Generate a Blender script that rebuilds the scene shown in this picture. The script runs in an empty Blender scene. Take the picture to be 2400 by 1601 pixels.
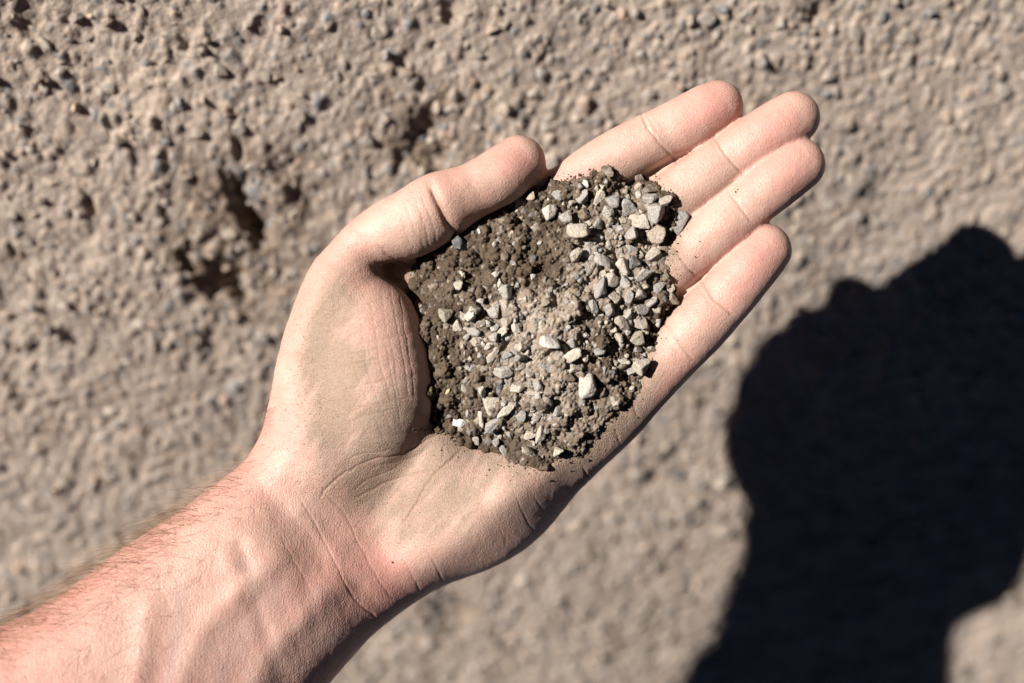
import bpy, bmesh, math, random
import numpy as np
from mathutils import Vector, Matrix, Quaternion

# ------------------------------------------------------------------ camera, sky, sun, exposure
# World: z up, metres. The open hand is held level round the origin, the camera looks straight down on it
# from 0.44 m, and the ground under it is the flank of a gravel bank that rises towards +y.
scene = bpy.context.scene
C = scene.collection
CAM_Z = 0.44
LENS = 50.0
cam_data = bpy.data.cameras.new("camera")
cam = bpy.data.objects.new("camera", cam_data)
C.objects.link(cam)
cam.location = (0, 0, CAM_Z)
cam.rotation_euler = (0, 0, 0)
cam_data.lens = LENS
cam_data.sensor_width = 36
cam_data.clip_start = 0.01
cam_data.clip_end = 1000
cam_data.dof.use_dof = True
cam_data.dof.focus_distance = CAM_Z - 0.001
cam_data.dof.aperture_fstop = 4.3
scene.camera = cam

SUN = Vector((0.90, -0.235, -1.0)).normalized()          # direction the light travels
sun_elev = math.asin(-SUN.z)
sun_azim = math.atan2(-SUN.x, -SUN.y)                    # clockwise from +y
world = bpy.data.worlds.new("World")
scene.world = world
world.use_nodes = True
wn = world.node_tree
wn.nodes.clear()
w_out = wn.nodes.new("ShaderNodeOutputWorld")
w_bg = wn.nodes.new("ShaderNodeBackground")
w_sky = wn.nodes.new("ShaderNodeTexSky")
w_sky.sky_type = 'NISHITA'
w_sky.sun_disc = False
w_sky.sun_elevation = sun_elev
w_sky.sun_rotation = sun_azim
w_sky.altitude = 8000
w_sky.air_density = 0.15
w_sky.dust_density = 0.1
w_bg.inputs["Strength"].default_value = 0.05
wn.links.new(w_sky.outputs[0], w_bg.inputs[0])
wn.links.new(w_bg.outputs[0], w_out.inputs[0])

sun_data = bpy.data.lights.new("sun", 'SUN')
sun_data.energy = 5.0
sun_data.angle = math.radians(0.53)
sun_data.color = (1.0, 0.955, 0.9)
sun = bpy.data.objects.new("sun", sun_data)
C.objects.link(sun)
sun.rotation_euler = SUN.to_track_quat('-Z', 'Y').to_euler()
sun.location = (-3, 0.6, 4)

scene.view_settings.view_transform = 'Standard'
scene.view_settings.look = 'None'
scene.view_settings.gamma = 1
scene.view_settings.exposure = 0.95
scene.render.engine = 'CYCLES'
scene.cycles.max_bounces = 6
scene.cycles.diffuse_bounces = 2
scene.cycles.use_denoising = True

# ------------------------------------------------------------------ helpers
rng = np.random.default_rng(11)
random.seed(5)
FQ = LENS / 36 * 2400.0                 # focal length in photo pixels (2400 wide)
S = 2400 / 2351.0
D = CAM_Z * 1000                        # mm

def px2mm(u, v, z=0.0):
    "photo pixel (2400 x 1601) at height z mm -> x, y in mm"
    k = (D - np.asarray(z, float)) / FQ
    return (np.asarray(u, float) - 1200) * k, -(np.asarray(v, float) - 800.5) * k

def mm2px(x, y, z):
    k = FQ / (D - z)
    return 1200 + x * k, 800.5 - y * k

def smooth(a, b, x):
    t = np.clip((x - a) / (b - a), 0, 1)
    return t * t * (3 - 2 * t)

def hash2(i, j, seed):
    h = (i.astype(np.int64) * 374761393 + j.astype(np.int64) * 668265263 + seed * 1274126177) & 0xffffffff
    h = ((h ^ (h >> 13)) * 1274126177) & 0xffffffff
    h = h ^ (h >> 16)
    return (h & 0xffff) / 65535.0

def vnoise(x, y, seed=0):
    i = np.floor(x); j = np.floor(y)
    fx = x - i; fy = y - j
    fx = fx * fx * fx * (fx * (fx * 6 - 15) + 10); fy = fy * fy * fy * (fy * (fy * 6 - 15) + 10)
    a = hash2(i, j, seed); b = hash2(i + 1, j, seed); c = hash2(i, j + 1, seed); d = hash2(i + 1, j + 1, seed)
    return (a * (1 - fx) + b * fx) * (1 - fy) + (c * (1 - fx) + d * fx) * fy

def fbm(x, y, octaves=4, seed=0):
    s = 0; amp = 1; tot = 0
    for o in range(octaves):
        s = s + amp * vnoise(x, y, seed + o * 17); tot += amp
        x = x * 2.03 + 13.1; y = y * 2.03 + 7.7; amp *= 0.5
    return s / tot

def catmull(pts, sub):
    p = np.asarray(pts, float)
    q = np.vstack([2 * p[0] - p[1], p, 2 * p[-1] - p[-2]])
    out = []
    for i in range(len(p) - 1):
        a, b, c, d = q[i], q[i + 1], q[i + 2], q[i + 3]
        for t in np.arange(sub) / sub:
            out.append(0.5 * (2 * b + (c - a) * t + (2 * a - 5 * b + 4 * c - d) * t * t + (3 * b - a - 3 * c + d) * t ** 3))
    out.append(p[-1])
    return np.array(out)

def seg_dist(X, Y, pts):
    "distance from points to an open polyline"
    d = np.full(np.shape(X), 1e9)
    for (ax, ay), (bx, by) in zip(pts[:-1], pts[1:]):
        vx, vy = bx - ax, by - ay
        t = np.clip(((X - ax) * vx + (Y - ay) * vy) / (vx * vx + vy * vy + 1e-12), 0, 1)
        d = np.minimum(d, (X - ax - t * vx) ** 2 + (Y - ay - t * vy) ** 2)
    return np.sqrt(d)

def poly_sdf(X, Y, pts):
    pts = np.asarray(pts, float)
    d = seg_dist(X, Y, np.vstack([pts, pts[:1]]))
    inside = np.zeros(np.shape(X), bool)
    n = len(pts)
    for i in range(n):
        ax, ay = pts[i]; bx, by = pts[(i + 1) % n]
        if ay == by:
            continue
        c = ((ay > Y) != (by > Y)) & (X < (bx - ax) * (Y - ay) / (by - ay) + ax)
        inside ^= c
    return np.where(inside, -d, d)

def bilin(M, xs, ys, X, Y):
    fi = np.interp(X, xs, np.arange(len(xs))); fj = np.interp(Y, ys, np.arange(len(ys)))
    i = np.minimum(fi.astype(int), len(xs) - 2); j = np.minimum(fj.astype(int), len(ys) - 2)
    a = fi - i; b = fj - j
    return (M[i, j] * (1 - a) + M[i + 1, j] * a) * (1 - b) + (M[i, j + 1] * (1 - a) + M[i + 1, j + 1] * a) * b

def blur(M, n):
    for _ in range(n):
        P = np.pad(M, 1, mode='edge')
        M = (P[:-2, 1:-1] + P[2:, 1:-1] + 2 * P[1:-1, 1:-1]) / 4
        P = np.pad(M, 1, mode='edge')
        M = (P[1:-1, :-2] + P[1:-1, 2:] + 2 * P[1:-1, 1:-1]) / 4
    return M

def smin(a, b, k):
    h = np.maximum(k - np.abs(a - b), 0) / k
    return np.minimum(a, b) - h * h * k * 0.25

def mesh_np(name, V, Fc, smooth_shade=True):
    "numpy vertices and equal-length faces -> mesh"
    V = np.ascontiguousarray(V, dtype=np.float32); Fc = np.ascontiguousarray(Fc, dtype=np.int32)
    m = bpy.data.meshes.new(name)
    n, k = Fc.shape
    m.vertices.add(len(V)); m.vertices.foreach_set("co", V.ravel())
    m.loops.add(n * k); m.loops.foreach_set("vertex_index", Fc.ravel())
    m.polygons.add(n)
    m.polygons.foreach_set("loop_start", np.arange(0, n * k, k, dtype=np.int32))
    m.polygons.foreach_set("loop_total", np.full(n, k, dtype=np.int32))
    m.polygons.foreach_set("use_smooth", np.full(n, smooth_shade, dtype=bool))
    m.update(calc_edges=True)
    m.validate()
    return m

def set_float(m, name, arr):
    a = m.attributes.new(name, 'FLOAT', 'POINT')
    a.data.foreach_set("value", np.ascontiguousarray(arr, dtype=np.float32))

def set_color(m, name, rgb):
    a = m.attributes.new(name, 'FLOAT_COLOR', 'POINT')
    a.data.foreach_set("color", np.ascontiguousarray(np.c_[rgb, np.ones(len(rgb))], dtype=np.float32).ravel())

def link(name, data, parent=None, mat=None):
    o = bpy.data.objects.new(name, data)
    C.objects.link(o)
    if parent is not None:
        o.parent = parent
    if mat is not None and data is not None and not data.materials:
        data.materials.append(mat)
    return o

def tag(o, label=None, cat=None, group=None, kind=None):
    if label: o["label"] = label
    if cat: o["category"] = cat
    if group: o["group"] = group
    if kind: o["kind"] = kind

# ------------------------------------------------------------------ materials
def new_mat(name):
    m = bpy.data.materials.new(name)
    m.use_nodes = True
    nt = m.node_tree
    b = nt.nodes["Principled BSDF"]
    return m, nt, b

def N(nt, t, **kw):
    n = nt.nodes.new(t)
    for k, v in kw.items():
        setattr(n, k, v)
    return n

def noise(nt, scale, detail=4, rough=0.55, coord=None):
    n = N(nt, "ShaderNodeTexNoise")
    n.inputs["Scale"].default_value = scale
    n.inputs["Detail"].default_value = detail
    n.inputs["Roughness"].default_value = rough
    if coord is not None:
        nt.links.new(coord, n.inputs["Vector"])
    return n

def ramp(nt, fac, stops):
    r = N(nt, "ShaderNodeValToRGB")
    e = r.color_ramp.elements
    while len(e) < len(stops):
        e.new(0.5)
    for el, (p, c) in zip(e, stops):
        el.position = p
        el.color = (*c, 1) if len(c) == 3 else c
    nt.links.new(fac, r.inputs[0])
    return r.outputs[0]

def mixc(nt, fac, a, b, blend='MIX'):
    n = N(nt, "ShaderNodeMix", data_type='RGBA', blend_type=blend)
    for sock, val in ((n.inputs[0], fac), (n.inputs[6], a), (n.inputs[7], b)):
        if hasattr(val, "is_linked") or hasattr(val, "links"):
            nt.links.new(val, sock)
        elif isinstance(val, (int, float)):
            sock.default_value = val
        else:
            sock.default_value = (*val, 1)
    return n.outputs[2]

def math_n(nt, op, a, b=None):
    n = N(nt, "ShaderNodeMath", operation=op)
    for sock, val in ((n.inputs[0], a), (n.inputs[1], b)):
        if val is None:
            continue
        if isinstance(val, (int, float)):
            sock.default_value = val
        else:
            nt.links.new(val, sock)
    return n.outputs[0]

def bump(nt, height, strength, dist, normal=None):
    n = N(nt, "ShaderNodeBump")
    n.inputs["Strength"].default_value = strength
    n.inputs["Distance"].default_value = dist
    nt.links.new(height, n.inputs["Height"])
    if normal is not None:
        nt.links.new(normal, n.inputs["Normal"])
    return n.outputs[0]

def attr(nt, name):
    return N(nt, "ShaderNodeAttribute", attribute_name=name)

def skin_material():
    m, nt, b = new_mat("skin")
    L = nt.links.new
    tc = N(nt, "ShaderNodeTexCoord").outputs["Object"]
    red = attr(nt, "red").outputs["Fac"]
    dust = attr(nt, "dust").outputs["Fac"]
    vein = attr(nt, "vein").outputs["Fac"]
    line = attr(nt, "line").outputs["Fac"]
    n1 = noise(nt, 160, 5, 0.6, tc).outputs["Fac"]
    n2 = noise(nt, 900, 3, 0.6, tc).outputs["Fac"]
    n3 = noise(nt, 2600, 2, 0.6, tc).outputs["Fac"]
    base = mixc(nt, ramp(nt, n1, [(0.35, (0, 0, 0)), (0.68, (1, 1, 1))]), (0.505, 0.345, 0.278), (0.49, 0.295, 0.238))
    n0 = noise(nt, 55, 3, 0.6, tc).outputs["Fac"]
    base = mixc(nt, math_n(nt, 'MULTIPLY', ramp(nt, n0, [(0.42, (0, 0, 0)), (0.66, (1, 1, 1))]), 0.6), base, (0.49, 0.265, 0.215))
    base = mixc(nt, red, base, (0.47, 0.222, 0.182))
    base = mixc(nt, vein, base, (0.37, 0.25, 0.23))
    # network of fine crossing skin lines
    lines = None
    for rot, sc in ((-38, (210, 620, 300)), (47, (170, 640, 300)), (8, (330, 520, 400))):
        mpl = N(nt, "ShaderNodeMapping")
        mpl.inputs["Rotation"].default_value = (0, 0, math.radians(rot))
        mpl.inputs["Scale"].default_value = sc
        L(tc, mpl.inputs["Vector"])
        vl = N(nt, "ShaderNodeTexVoronoi", feature='DISTANCE_TO_EDGE')
        vl.inputs["Scale"].default_value = 1.0
        L(mpl.outputs[0], vl.inputs["Vector"])
        e = ramp(nt, vl.outputs["Distance"], [(0.0, (1, 1, 1)), (0.07, (0, 0, 0))])
        e = math_n(nt, 'MULTIPLY', e, ramp(nt, n1, [(0.38, (0.1, 0.1, 0.1)), (0.62, (1, 1, 1))]))
        lines = e if lines is None else math_n(nt, 'MAXIMUM', lines, e)
    # dust: a powder film whose cover breaks up with the grain of the skin
    dm = math_n(nt, 'MULTIPLY', dust, math_n(nt, 'ADD', math_n(nt, 'MULTIPLY', n2, 0.9), 0.50))
    dm = math_n(nt, 'MINIMUM', dm, 0.92)
    dcol = mixc(nt, n1, (0.25, 0.18, 0.132), (0.33, 0.247, 0.187))
    base = mixc(nt, dm, base, dcol)
    spk = ramp(nt, n3, [(0.52, (0, 0, 0)), (0.66, (1, 1, 1))])
    n4 = noise(nt, 1250, 2, 0.7, tc).outputs["Fac"]
    spk = math_n(nt, 'MAXIMUM', spk, ramp(nt, n4, [(0.60, (0, 0, 0)), (0.70, (1, 1, 1))]))
    spk = math_n(nt, 'MULTIPLY', spk, math_n(nt, 'ADD', math_n(nt, 'MULTIPLY', dust, 0.62), 0.05))
    base = mixc(nt, spk, base, (0.16, 0.11, 0.075))
    base = mixc(nt, math_n(nt, 'MULTIPLY', lines, math_n(nt, 'ADD', math_n(nt, 'MULTIPLY', dust, 0.42), 0.13)), base, (0.25, 0.145, 0.10))
    base = mixc(nt, math_n(nt, 'MULTIPLY', line, math_n(nt, 'ADD', math_n(nt, 'MULTIPLY', dust, 0.6), 0.42)), base, (0.25, 0.14, 0.095))          # darker brown along the creases, strongest where dust lies
    L(base, b.inputs["Base Color"])
    b.inputs["Subsurface Weight"].default_value = 0.14
    b.inputs["Subsurface Radius"].default_value = (1.0, 0.36, 0.2)
    b.inputs["Subsurface Scale"].default_value = 0.0022
    b.inputs["IOR"].default_value = 1.4
    rr = math_n(nt, 'ADD', math_n(nt, 'MULTIPLY', dust, 0.35), math_n(nt, 'ADD', math_n(nt, 'MULTIPLY', n2, 0.2), 0.33))
    L(rr, b.inputs["Roughness"])
    # skin relief: small polygons, fine transverse lines on the wrist, dust grain
    vo = N(nt, "ShaderNodeTexVoronoi", feature='DISTANCE_TO_EDGE')
    vo.inputs["Scale"].default_value = 1150
    L(tc, vo.inputs["Vector"])
    mp = N(nt, "ShaderNodeMapping")
    mp.inputs["Rotation"].default_value = (0, 0, math.radians(-38))
    mp.inputs["Scale"].default_value = (1900, 260, 300)
    L(tc, mp.inputs["Vector"])
    ln = noise(nt, 1.0, 2, 0.5, mp.outputs[0]).outputs["Fac"]
    wrist = attr(nt, "wrist").outputs["Fac"]
    h = math_n(nt, 'ADD', math_n(nt, 'MULTIPLY', vo.outputs["Distance"], 1.0), math_n(nt, 'MULTIPLY', math_n(nt, 'MULTIPLY', ln, wrist), 0.55))
    h = math_n(nt, 'ADD', h, math_n(nt, 'MULTIPLY', n3, math_n(nt, 'MULTIPLY', dust, 0.9)))
    h = math_n(nt, 'ADD', h, math_n(nt, 'ADD', math_n(nt, 'MULTIPLY', n2, 0.45), math_n(nt, 'MULTIPLY', n3, 0.55)))
    h = math_n(nt, 'SUBTRACT', h, math_n(nt, 'MULTIPLY', lines, 0.22))
    L(bump(nt, h, 0.85, 0.00022), b.inputs["Normal"])
    return m

def soil_material(name, colattr, scale=1.0):
    m, nt, b = new_mat(name)
    L = nt.links.new
    tc = N(nt, "ShaderNodeTexCoord").outputs["Object"]
    col = attr(nt, colattr).outputs["Color"]
    n1 = noise(nt, 1800 * scale, 3, 0.65, tc).outputs["Fac"]
    n2 = noise(nt, 350 * scale, 3, 0.6, tc).outputs["Fac"]
    c = mixc(nt, 1.0, col, ramp(nt, n1, [(0.28, (0.55, 0.54, 0.53)), (0.72, (1.0, 1.0, 1.0))]), 'MULTIPLY')
    c = mixc(nt, 1.0, c, ramp(nt, n2, [(0.3, (0.8, 0.79, 0.78)), (0.7, (1.0, 1.0, 1.0))]), 'MULTIPLY')
    c = mixc(nt, 0.25, c, col)
    L(c, b.inputs["Base Color"])
    b.inputs["Roughness"].default_value = 0.95
    b.inputs["Specular IOR Level"].default_value = 0.15
    h = math_n(nt, 'ADD', n1, math_n(nt, 'MULTIPLY', n2, 0.8))
    L(bump(nt, h, 0.9, 0.0005 / scale), b.inputs["Normal"])
    return m

def stone_material():
    "colour comes from each stone's own object colour; grain, specks and a dry film of dust are procedural"
    m, nt, b = new_mat("stone")
    L = nt.links.new
    tc = N(nt, "ShaderNodeTexCoord").outputs["Object"]
    oi = N(nt, "ShaderNodeObjectInfo")
    geo = N(nt, "ShaderNodeNewGeometry").outputs["Position"]
    col = oi.outputs["Color"]
    n1 = noise(nt, 1500, 3, 0.7, geo).outputs["Fac"]
    n2 = noise(nt, 420, 3, 0.6, geo).outputs["Fac"]
    c = mixc(nt, 1.0, col, ramp(nt, n1, [(0.32, (0.5, 0.5, 0.5)), (0.62, (1.0, 1.0, 1.0))]), 'MULTIPLY')
    film = ramp(nt, n2, [(0.40, (0, 0, 0)), (0.72, (1, 1, 1))])
    c = mixc(nt, math_n(nt, 'MULTIPLY', film, 0.7), c, (0.39, 0.335, 0.28))
    L(c, b.inputs["Base Color"])
    b.inputs["Roughness"].default_value = 0.85
    b.inputs["Specular IOR Level"].default_value = 0.25
    h = math_n(nt, 'ADD', n1, n2)
    L(bump(nt, h, 0.9, 0.0006), b.inputs["Normal"])
    return m

def hair_material():
    m, nt, b = new_mat("hair")
    geo = N(nt, "ShaderNodeNewGeometry").outputs["Random Per Island"]
    nt.links.new(ramp(nt, geo, [(0.0, (0.10, 0.05, 0.028)), (0.6, (0.24, 0.125, 0.065)), (1.0, (0.55, 0.38, 0.22))]), b.inputs["Base Color"])
    b.inputs["Roughness"].default_value = 0.35
    b.inputs["Specular IOR Level"].default_value = 0.6
    return m

M_SKIN = skin_material()
M_SOIL = soil_material("soil", "col", 1.0)
M_GROUND = soil_material("ground_soil", "col", 0.45)
M_STONE = stone_material()
M_HAIR = hair_material()

# ------------------------------------------------------------------ ground: a gravel bank
G_X, G_Y, G_Z = -0.164, 0.706, -146.0           # slope per mm and height under the hand (mm)
def ground_plane(x, y):
    R = 250000.0
    return G_Z + G_X * R * np.tanh(x / R) + G_Y * R * np.tanh(y / R)

def px2ground(u, v):
    dx = (u - 1200) / FQ; dy = -(v - 800.5) / FQ
    t = (D - G_Z) / (1 + G_X * dx + G_Y * dy)
    return dx * t, dy * t, D - t

def grow(a, b, h, far, g=1.6):
    core = np.arange(a, b + h * 0.5, h)
    lo = []; hi = []; x = a; s = h
    while x > -far:
        s *= g; x -= s; lo.append(x)
    x = core[-1]; s = h
    while x < far:
        s *= g; x += s; hi.append(x)
    return np.array(lo[::-1] + list(core) + hi), len(lo), len(core)

GH = 0.8
gx, gi0, gnx = grow(-336, 336, GH, 150000)
gy, gj0, gny = grow(-256, 216, GH, 150000)
GX, GY = np.meshgrid(gx, gy, indexing='ij')
core = (slice(gi0, gi0 + gnx), slice(gj0, gj0 + gny))
cx, cy = GX[core], GY[core]
Zb = 7.0 * (fbm(cx / 75, cy / 75, 3, 3) - 0.5) + 3.2 * (fbm(cx / 15, cy / 15, 4, 9) - 0.5) + 1.6 * (fbm(cx / 3.5, cy / 3.5, 2, 29) - 0.5)
# pits in the bank, left of the thumb
moist = np.zeros_like(Zb)
for (u, v, a, b_, ang, dep, wet) in [
        (570, 480, 34, 92, -0.5, 17, 1.0), (590, 515, 36, 44, 0.2, 12, 1.0), (500, 640, 78, 52, 0.6, 12, 1.0), (548, 668, 26, 56, -.6, 12, 1.0), (600, 570, 110, 140, -.6, 5, .85), (715, 455, 50, 90, -.6, 6, .7),
        (1005, 335, 78, 84, 0.2, 7, .9), (985, 300, 34, 40, 0, 6, .9), (1030, 365, 30, 24, 0, 5, .8),
        (560, 345, 13, 30, -.1, 9, .4), (205, 470, 14, 40, -.2, 8, .3), (435, 100, 20, 26, 0, 6, .3), (1910, 25, 34, 26, .3, 7, .5), (1050, 25, 26, 26, 0, 6, .3), (70, 40, 34, 50, 0, 5, .3), (1530, 1120, 36, 26, 0, 6, .4), (500, 830, 26, 46, 0, 5, .4), (1050, 1440, 60, 50, 0, 4, .6)]:
    px_, py_, pz_ = px2ground(u, v)
    k = (D - pz_) / FQ
    ca, sa = math.cos(ang), math.sin(ang)
    dx = ((cx - px_) * ca - (cy - py_) * sa) / (a * k); dy = ((cx - px_) * sa + (cy - py_) * ca) / (b_ * k)
    wob = 1.5 * (fbm(cx / 9, cy / 9, 4, int(u)) - 0.5)
    r = np.sqrt(dx * dx + dy * dy) + wob
    Zb -= dep * 0.62 * (1 - smooth(0.25, 1.25, r))
    moist = np.maximum(moist, wet * (1 - smooth(0.7, 1.9, r)))
gcol = np.empty(cx.shape + (3,))
tone = fbm(cx / 40, cy / 40, 4, 31)[..., None]
fine = fbm(cx / 5, cy / 5, 3, 77)[..., None]
TAN = np.array((0.52, 0.418, 0.343)); TAN2 = np.array((0.43, 0.355, 0.298)); BROWN = np.array((0.17, 0.12, 0.08))
gcol[:] = TAN2 + (TAN - TAN2) * np.clip((tone - 0.3) * 2.2, 0, 1)
gcol *= 0.86 + 0.28 * fine
gcol[:] = gcol * (1 - moist[..., None] * 0.85) + BROWN * moist[..., None] * 0.85
Z0 = blur(Zb, 4)
PAL_G = [(0.47, 0.38, 0.31), (0.46, 0.37, 0.305), (0.42, 0.345, 0.285), (0.50, 0.39, 0.31), (0.36, 0.325, 0.30), (0.31, 0.30, 0.295), (0.27, 0.265, 0.262), (0.54, 0.46, 0.39), (0.53, 0.40, 0.30), (0.41, 0.34, 0.28)]
def stamp(Zm, Cm, Zref, h, x0, y0, x, y, r, kind, color, mix, rise):
    "raise one crumb (0) or one angular pebble (1) out of a height grid"
    n = int(r / h) + 2
    i = int(round((x - x0) / h)); j = int(round((y - y0) / h))
    if i < n or j < n or i >= Zm.shape[0] - n or j >= Zm.shape[1] - n:
        return
    sl = (slice(i - n, i + n + 1), slice(j - n, j + n + 1))
    ax = (np.arange(i - n, i + n + 1) * h + x0 - x)[:, None]; ay = (np.arange(j - n, j + n + 1) * h + y0 - y)[None, :]
    if kind == 0:
        q = 1 - (ax * ax + ay * ay) / (r * r)
        hh = np.where(q > 0, np.sqrt(np.maximum(q, 0)) * r * rise, -9e9)
    else:
        hh = rise * r * (0.72 + random.uniform(-.35, .35) * ax / r + random.uniform(-.35, .35) * ay / r)
        a0 = random.uniform(0, 6.28); nn = random.choice((4, 5, 5, 6))
        for q in range(nn):
            a = a0 + (q + random.uniform(-.3, .3)) * 6.283 / nn
            c = random.uniform(.62, 1.0)
            hh = np.minimum(hh, rise * r * random.uniform(1.2, 2.6) * (c - (math.cos(a) * ax + math.sin(a) * ay) / r))
        hh = np.where(hh > 0, hh, -9e9)
    cand = Zref[i, j] + hh
    m = cand > Zm[sl]
    Zm[sl] = np.where(m, cand, Zm[sl])
    if Cm is not None:
        mm = (m * mix)[..., None]
        Cm[sl] = Cm[sl] * (1 - mm) + np.array(color) * mm
for cnt, r0, r1, kind in ((9000, 1.0, 1.8, 0), (24000, .9, 1.8, 1), (4200, 1.6, 2.6, 1), (420, 2.6, 3.8, 1)):
    X = rng.uniform(-335, 335, cnt); Y = rng.uniform(-255, 215, cnt); R_ = rng.uniform(r0, r1, cnt)
    for x, y, r in zip(X, Y, R_):
        col = random.choice(PAL_G); s = random.uniform(.8, 1.12)
        stamp(Zb, gcol, Z0, GH, -336, -256, x, y, r, kind, [c * s for c in col], random.uniform(.45, 1.0) if kind else 0.25, random.uniform(.35, 1.2) if kind else random.uniform(.4, .9))
Zg = ground_plane(GX, GY)
Zb -= 20 * np.exp(-((cx - 210) / 120) ** 2 - ((cy + 190) / 125) ** 2) + 9 * np.exp(-((cx - 95) / 60) ** 2 - ((cy + 20) / 60) ** 2)          # dips added on the right, shaped so the hand's shadow falls further right
fade = np.minimum(smooth(-336, -310, cx), 1 - smooth(310, 336, cx)) * np.minimum(smooth(-256, -235, cy), 1 - smooth(195, 216, cy))
Zg[core] += Zb * fade
GC = np.empty(GX.shape + (3,)); GC[:] = (0.40, 0.325, 0.27); GC[core] = gcol
ni, nj = GX.shape
idx = np.arange(ni * nj).reshape(ni, nj)
quads = np.stack([idx[:-1, :-1], idx[1:, :-1], idx[1:, 1:], idx[:-1, 1:]], -1).reshape(-1, 4)
gm = mesh_np("ground", np.stack([GX, GY, Zg], -1).reshape(-1, 3) / 1000, quads)
set_color(gm, "col", GC.reshape(-1, 3))
ground = link("ground", gm, mat=M_GROUND)
tag(ground, "dry tan gravelly bank, out of focus, with pits and embedded pebbles", kind="structure")
ZGC = Zg[core].copy()

# ------------------------------------------------------------------ the hand: an implicit surface, meshed
def axis_coords(a, b, h, lo, hi, g=1.12):
    core_ = list(np.arange(a, b + h * .5, h)); left = []; right = []
    x, s = a, h
    while x > lo: s = min(s * g, 3.5); x -= s; left.append(x)
    x, s = core_[-1], h
    while x < hi: s = min(s * g, 3.5); x += s; right.append(x)
    return np.array(left[::-1] + core_ + right)
HS = 0.75
xs = axis_coords(-166, 100, HS, -305, 106)
ys = axis_coords(-112, 86, HS, -285, 92)
zs = axis_coords(-46, 27, HS, -62, 40)
XX, YY = np.meshgrid(xs, ys, indexing='ij')
U0, V0 = mm2px(XX, YY, -8.0)
U0 /= S; V0 /= S                                   # outline coordinates are in the 2351-wide view

outline = [(-1150, 2190), (-500, 1765), (0, 1440), (100, 1388), (200, 1325), (300, 1248), (400, 1182), (480, 1122), (560, 1060), (606, 1008), (632, 960), (672, 880),
           (705, 800), (740, 735), (795, 680), (870, 610), (1000, 510), (1150, 455), (1262, 420), (1340, 400), (1450, 450), (1525, 560), (1555, 690), (1545, 830), (1500, 945),
           (1425, 1030), (1355, 1102), (1303, 1170), (1252, 1230), (1195, 1278), (1100, 1330), (1020, 1360), (960, 1392), (900, 1432), (850, 1470), (805, 1517), (760, 1568), (650, 1690), (420, 1930), (-300, 2600), (-800, 3000)]
oc = catmull(outline + outline[:1], 3)[:-1]
d2 = poly_sdf(U0, V0, oc) * (D + 8) / FQ * S        # mm
d2 = blur(d2, 3)
lateral = ((U0 - 690) * 0.67 + (V0 - 1300) * 0.74) * D / FQ * S          # mm across the arm, + to the little-finger side
along = ((U0 - 760) * 0.74 + (V0 - 1260) * -0.67)    # px towards the fingers from the wrist
wa = 1 - smooth(-120, 150, along)                    # 1 on the forearm
far = np.clip(-along / 1000, 0, 1.2)
mid = -17 + wa * 3.0 + far * 30
tilt = wa * 0.13 + (1 - wa) * 0.16 * smooth(-100, 60, 200 - along)
mid = mid - tilt * np.clip(lateral, -40, 40)
Hb = 12 + wa * 10 + far * 8
Ht = 11.5 + wa * 11 + far * 8
Rw = 19 + wa * 12 + far * 8

def gauss(u, v, su, sv=None, ang=0.0):
    sv = sv or su
    ca, sa = math.cos(ang), math.sin(ang)
    a = (U0 - u) * ca + (V0 - v) * sa; b = -(U0 - u) * sa + (V0 - v) * ca
    return np.exp(-(a / su) ** 2 - (b / sv) ** 2)
def ridge(pts, w):
    return np.exp(-(seg_dist(U0, V0, catmull(pts, 4)) / w) ** 2)
Ht += -6.5 * gauss(1180, 760, 190, 240, 0.2)                       # hollow of the palm
Ht += 8.0 * ridge([(1370, 985), (1230, 1090), (1090, 1190), (1000, 1260)], 120)   # hypothenar pad
Ht += 2.0 * gauss(1030, 1255, 70, 110, 0.7)
Ht += 3.5 * gauss(1170, 1120, 90, 60, -.5)
Ht += 4.0 * gauss(1000, 1000, 60, 60)
Ht += 5.5 * gauss(1005, 1070, 110, 80, -.4)
Ht += -1.2 * ridge([(960, 1060), (900, 1140), (880, 1220)], 55)       # valley between the two pads
Ht += 4.5 * ridge([(1370, 520), (1440, 640), (1450, 800), (1410, 920)], 90)       # pads under the fingers (below the heap)
Ht += -0.8 * ridge([(640, 1130), (740, 1230), (850, 1400)], 40)       # wrist dip
Ht += 2.6 * gauss(640, 1075, 60, 60)                                 # base of the thumb at the wrist
Ht += 1.1 * ridge([(790, 1260), (850, 1345), (900, 1400)], 34)
Ht += 1.0 * ridge([(700, 1170), (760, 1250), (800, 1330)], 26)
# veins and tendons of the wrist
Ht += .8 * ridge([(395, 1355), (392, 1420), (384, 1480), (368, 1568), (330, 1700)], 25)
Ht += 1.0 * ridge([(660, 1265), (600, 1320), (530, 1385), (495, 1440), (470, 1500), (430, 1600)], 30)
Ht += .6 * ridge([(560, 1270), (590, 1290), (575, 1330)], 22)
Ht += 1.1 * ridge([(770, 1330), (720, 1400), (660, 1450), (620, 1530), (560, 1640)], 30)
Ht += -.4 * ridge([(620, 1360), (640, 1420), (660, 1500), (690, 1560)], 16)
Ht += -.4 * ridge([(720, 1310), (735, 1370), (742, 1410)], 18)
Ht += -0.8 * ridge([(580, 1230), (598, 1275)], 18)
Ht += 1.6 * ridge([(260, 1380), (120, 1480), (0, 1570)], 60)

F = np.empty((len(xs), len(ys), len(zs)), np.float32)
lat = (np.maximum(d2 + Rw, 0) / Rw)
for k, z in enumerate(zs):
    zz = (z - mid) / np.where(z > mid, Ht, Hb)
    F[:, :, k] = (np.sqrt(lat ** 2 + zz ** 2) - 1) * 13.0
# flat end of the forearm, out of the picture
endcap = (-along - 1560)[:, :, None] * 0.135
F = np.maximum(F, endcap.astype(np.float32))

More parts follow.
